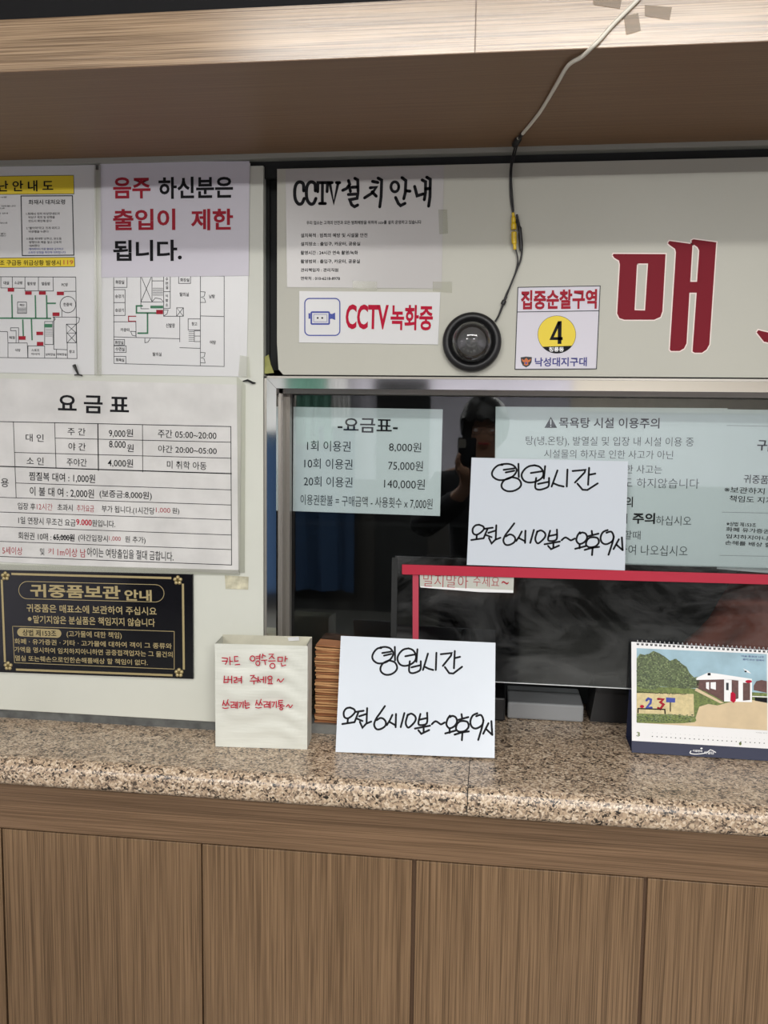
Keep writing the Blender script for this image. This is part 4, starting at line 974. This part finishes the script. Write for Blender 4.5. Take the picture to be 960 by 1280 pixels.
tape([(806, 6), (840, 9), (837, 25), (806, 20)], YF - .0006, 'worn brown tape right of the ivory cable on the fascia', 'tapeold')
o = W(97, 463, -.004)
cl = tag(empty('paper_clip', M0=Matrix.Translation(o)), 'small dark metal clip at the bottom of the evacuation poster', 'clip')
mesh('clip_arm', *tubed([(-.006, -.002, .010), (-.002, -.003, .002), (.003, -.002, -.009)], [.004, .003, .0015], 6), M['metalclip'], cl)
mesh('clip_foot', *tubed([(-.006, -.001, -.009), (.001, -.002, -.008), (.010, -.001, -.010)], .0014, 6), M['metalclip'], cl)
o = W(336, 458, .006)
mesh_ = mesh('leaf_scrap', [(-.008, 0, .018), (.0, -.002, .022), (.004, -.002, .004), (.010, 0, -.012), (-.008, -.001, -.014),
                            (-.008, .002, .018), (.0, .001, .022), (.004, .001, .004), (.010, .002, -.012), (-.008, .002, -.014)],
             [(0, 4, 3, 2, 1), (5, 6, 7, 8, 9), (0, 1, 6, 5), (1, 2, 7, 6), (2, 3, 8, 7), (3, 4, 9, 8), (4, 0, 5, 9)], M['greenyel'], M0=Matrix.Translation(o))
tag(mesh_, 'yellow-green scrap tucked in the dark gap above the window corner', 'scrap')
o = W(314, 478, -.002)
tag(mesh('black_hook', *tubed([(-.016, -.001, .002), (-.006, -.004, .004), (.004, -.003, -.001), (.009, -.001, -.001)], [.001, .002, .0022, .001], 6), M['gap'], M0=Matrix.Translation(o)), 'small black strip at the upper right corner of the price list', 'strip')

# ------------------------------------------------------------------ things inside the booth
zz = ZC + .0005
pb = W(632, 865, .2); qb = W(724, 890, .2)
o = tag(box('grey_tray', W(634, 880, .20).x, W(728, 880, .20).x, .17, .29, zz, zz + .036, M['boothitem'], bev=.004), 'low pale grey tray inside the booth under the acrylic panel', 'tray')
o = tag(box('dark_device', W(600, 880, .20).x, W(631, 880, .20).x, .15, .27, zz, zz + .05, M['blackrub'], bev=.004), 'small black device left of the grey tray inside the booth', 'device')
box('button', W(612, 880, .2).x, W(618, 880, .2).x, .148, .15, zz + .03, zz + .035, M['steel'], o)
V, Fc = boxd(-.05, .05, -.04, .05, 0, .075); V = [(x * (.55 if z > .01 else 1) + (.0 if z < .01 else -.012), y, z) for x, y, z in V]
tag(mesh('card_terminal', V, Fc, M['blackrub'], M0=Matrix.Translation((W(755, 880, .2).x + .02, .22, zz))), 'black wedge-shaped terminal right of the grey tray inside the booth', 'device')
bm = bmesh.new(); bmesh.ops.create_icosphere(bm, subdivisions=4, radius=1)
for v in bm.verts:
    x, y, z = v.co; d = 1 + .12 * math.sin(5 * x + 3 * z) + .07 * math.sin(11 * y + 7 * x)
    v.co = Vector((x * .23 * d, y * .14 * d, max(z, -.25) * .17 * d))
me = bpy.data.meshes.new('cushion'); bm.to_mesh(me); bm.free(); me.materials.append(M['redcloth'])
for p in me.polygons: p.use_smooth = True
o = bpy.data.objects.new('folded_blanket', me); COL.objects.link(o); o.location = (.70, .50, .92)
o.scale = (1.2, 1, 2.1)
tag(o, 'reddish-brown bundled blanket inside the booth at the right', 'blanket')

# ------------------------------------------------------------------ the person taking the picture, seen only as a reflection
PX, PY = -.045, -1.97
body = [(0, 0, .95, .115), (0, 0, 1.08, .12), (0, -.01, 1.25, .135), (0, -.01, 1.38, .10), (0, 0, 1.455, .052), (0, .012, 1.51, .055), (0, .012, 1.60, .078), (0, .005, 1.67, .066)]
V = []; E = []; Rr = []
def vadd(p, r, par=None):
    V.append((PX + p[0], PY + p[1], p[2])); Rr.append(r)
    if par is not None: E.append((par, len(V) - 1))
    return len(V) - 1
i = None
ids = []
for x, y, z, r in body: i = vadd((x, y, z), r, i); ids.append(i)
vadd((0, .088, 1.585), .012, ids[6])        # nose
def chain(par, pts):
    out = []
    for x, y, z, r in pts: par = vadd((x, y, z), r, par); out.append(par)
    return out
for sx in (-1, 1): chain(ids[0], [(sx * .095, 0, .86, .085), (sx * .10, .01, .50, .055), (sx * .11, -.02, .10, .04), (sx * .12, .09, .04, .035)])
hx, hy, hz = -.105 - PX + .0, -1.622 - PY, 1.47     # under the phone
la = chain(ids[3], [(-.17, 0, 1.385, .055), (-.27, .08, 1.17, .042), (hx - .01, hy - .10, 1.36, .030), (hx, hy - .02, 1.415, .026), (hx, hy, 1.44, .024)])
for dx, L in ((-.028, [(0, .012, .02), (-.008, .022, .045), (0, .016, .065)]), (-.030, [(-.004, .01, .01), (-.010, .020, .03), (-.002, .018, .048)])):
    chain(la[-1], [(hx + dx + a, hy + b - .012, hz - .02 + c_, .0085) for a, b, c_ in L])
chain(la[-1], [(hx - .034, hy - .012, hz - .025, .0085), (hx - .040, hy, hz - .012, .008), (hx - .034, hy + .006, hz + .002, .0075)])
chain(la[-1], [(hx - .026, hy - .004, hz - .036, .008), (hx - .034, hy + .004, hz - .028, .0075)])
chain(la[-1], [(hx + .026, hy - .015, hz - .015, .010), (hx + .042, hy - .01, hz + .01, .009), (hx + .044, hy - .002, hz + .032, .008)])
ra = chain(ids[3], [(.17, 0, 1.385, .055), (.25, .08, 1.15, .042), (.12, .24, 1.30, .030), (.03, .30, 1.40, .026), (-.01, .325, 1.425, .022)])
for dz in (0, .012, .024, -.010): chain(ra[-1], [(-.028, .335, 1.425 + dz, .0085), (-.045, .345, 1.43 + dz, .008)])
chain(ra[-1], [(-.015, .33, 1.455, .009), (-.03, .335, 1.475, .008)])
me = bpy.data.meshes.new('person'); me.from_pydata(V, E, []); me.materials.append(M['skin'])
po = bpy.data.objects.new('person', me); COL.objects.link(po)
sk = po.modifiers.new('skin', 'SKIN'); sk.use_smooth_shade = True
if not me.skin_vertices: bpy.context.view_layer.update()
if not me.skin_vertices:
    bpy.context.view_layer.objects.active = po
for q, r in zip(me.skin_vertices[0].data, Rr): q.radius = (r, r * (.82 if r > .1 else 1))
me.skin_vertices[0].data[0].use_root = True
po.modifiers.new('sub', 'SUBSURF').levels = 2
tag(po, 'person in a dark jacket holding up a phone, reflected in the window glass', 'person')
def skinpart(name, pts, edges, m, extra=.012):
    me = bpy.data.meshes.new(name); me.from_pydata([(PX + p[0], PY + p[1], p[2]) for p in pts], edges, []); me.materials.append(m)
    o = bpy.data.objects.new(name, me); COL.objects.link(o); o.parent = po; k_ = o.modifiers.new('skin', 'SKIN'); k_.use_smooth_shade = True
    for q, p in zip(me.skin_vertices[0].data, pts): q.radius = (p[3] + extra, (p[3] + extra) * (.85 if p[3] > .1 else 1))
    me.skin_vertices[0].data[0].use_root = True; o.modifiers.new('sub', 'SUBSURF').levels = 2
    return o
skinpart('jacket', [(0, 0, .90, .13), (0, 0, 1.08, .135), (0, -.01, 1.25, .15), (0, -.01, 1.37, .12), (0, -.01, 1.43, .06), (-.17, 0, 1.37, .062), (-.27, .08, 1.17, .052), (hx - .012, hy - .12, 1.34, .040), (.17, 0, 1.37, .062), (.25, .08, 1.15, .052), (.14, .22, 1.28, .040)],
         [(0, 1), (1, 2), (2, 3), (3, 4), (3, 5), (5, 6), (6, 7), (3, 8), (8, 9), (9, 10)], M['jacket'])
skinpart('trousers', [(0, 0, .93, .125), (-.095, 0, .84, .09), (-.10, .01, .5, .065), (-.11, -.02, .13, .055), (.095, 0, .84, .09), (.10, .01, .5, .065), (.11, -.02, .13, .055)], [(0, 1), (1, 2), (2, 3), (0, 4), (4, 5), (5, 6)], M['trousers'])
for sx in (-1, 1):
    bm = bmesh.new(); bmesh.ops.create_uvsphere(bm, u_segments=16, v_segments=10, radius=1)
    for v in bm.verts: v.co = Vector((v.co.x * .05, v.co.y * .14, max(v.co.z, -.6) * .06))
    me = bpy.data.meshes.new('shoe'); bm.to_mesh(me); bm.free(); me.materials.append(M['blackrub']); o = bpy.data.objects.new('shoe', me); COL.objects.link(o); o.parent = po; o.location = (PX + sx * .12, PY + .06, .037)
bm = bmesh.new(); bmesh.ops.create_icosphere(bm, subdivisions=4, radius=1)
for v in bm.verts:
    x, y, z = v.co; r = 1 + .018 * math.sin(9 * x + 4 * y) + .015 * math.sin(11 * z + 7 * x)
    zc_ = z * .125 * r
    if y > .35: zc_ = max(zc_, .015 + .01 * math.sin(14 * x))
    v.co = Vector((x * .106 * r, y * .118 * r, zc_))
me = bpy.data.meshes.new('hair'); bm.to_mesh(me); bm.free(); me.materials.append(M['hair']); o = bpy.data.objects.new('hair', me); COL.objects.link(o); o.parent = po; o.location = (PX, PY - .004, 1.632)
gp = []
for sx in (-1, 1): gp.append(tubed([(PX + sx * .034 + .024 * math.cos(t), PY + .098, 1.603 + .019 * math.sin(t)) for t in [math.pi * 2 * k / 14 for k in range(15)]], .0016, 5)); gp.append(tubed([(PX + sx * .058, PY + .098, 1.605), (PX + sx * .082, PY + .01, 1.605)], .0015, 5))
gp.append(tubed([(PX - .011, PY + .098, 1.606), (PX + .011, PY + .098, 1.606)], .0015, 5)); mesh('eyeglasses', *cat_join(gp), M['blackrub'], po)
for sx in (-1, 1):
    V_, F_ = lathe([(0, .012), (.007, .010), (.011, .004), (.012, 0)], 12); mesh('eye', [(PX + sx * .032 + x, PY + .072 + y, 1.603 + z * .6) for x, y, z in V_], F_, M['white'], po, smooth=True)
mesh('mouth', *tubed([(PX - .02, PY + .078, 1.548), (PX, PY + .084, 1.546), (PX + .02, PY + .078, 1.548)], .004, 6), M['red'], po)
ph = tag(box('smartphone', -.142, -.070, -1.6300, -1.6215, 1.425, 1.575, M['black'], bev=.004), 'black smartphone held up by the person reflected in the glass', 'phone')
box('lens_block', -.138, -.110, -1.6215, -1.619, 1.535, 1.570, M['steel'], ph)

# tidy up the type-setting helper
bpy.data.objects.remove(_to); bpy.data.scenes.remove(_ts)
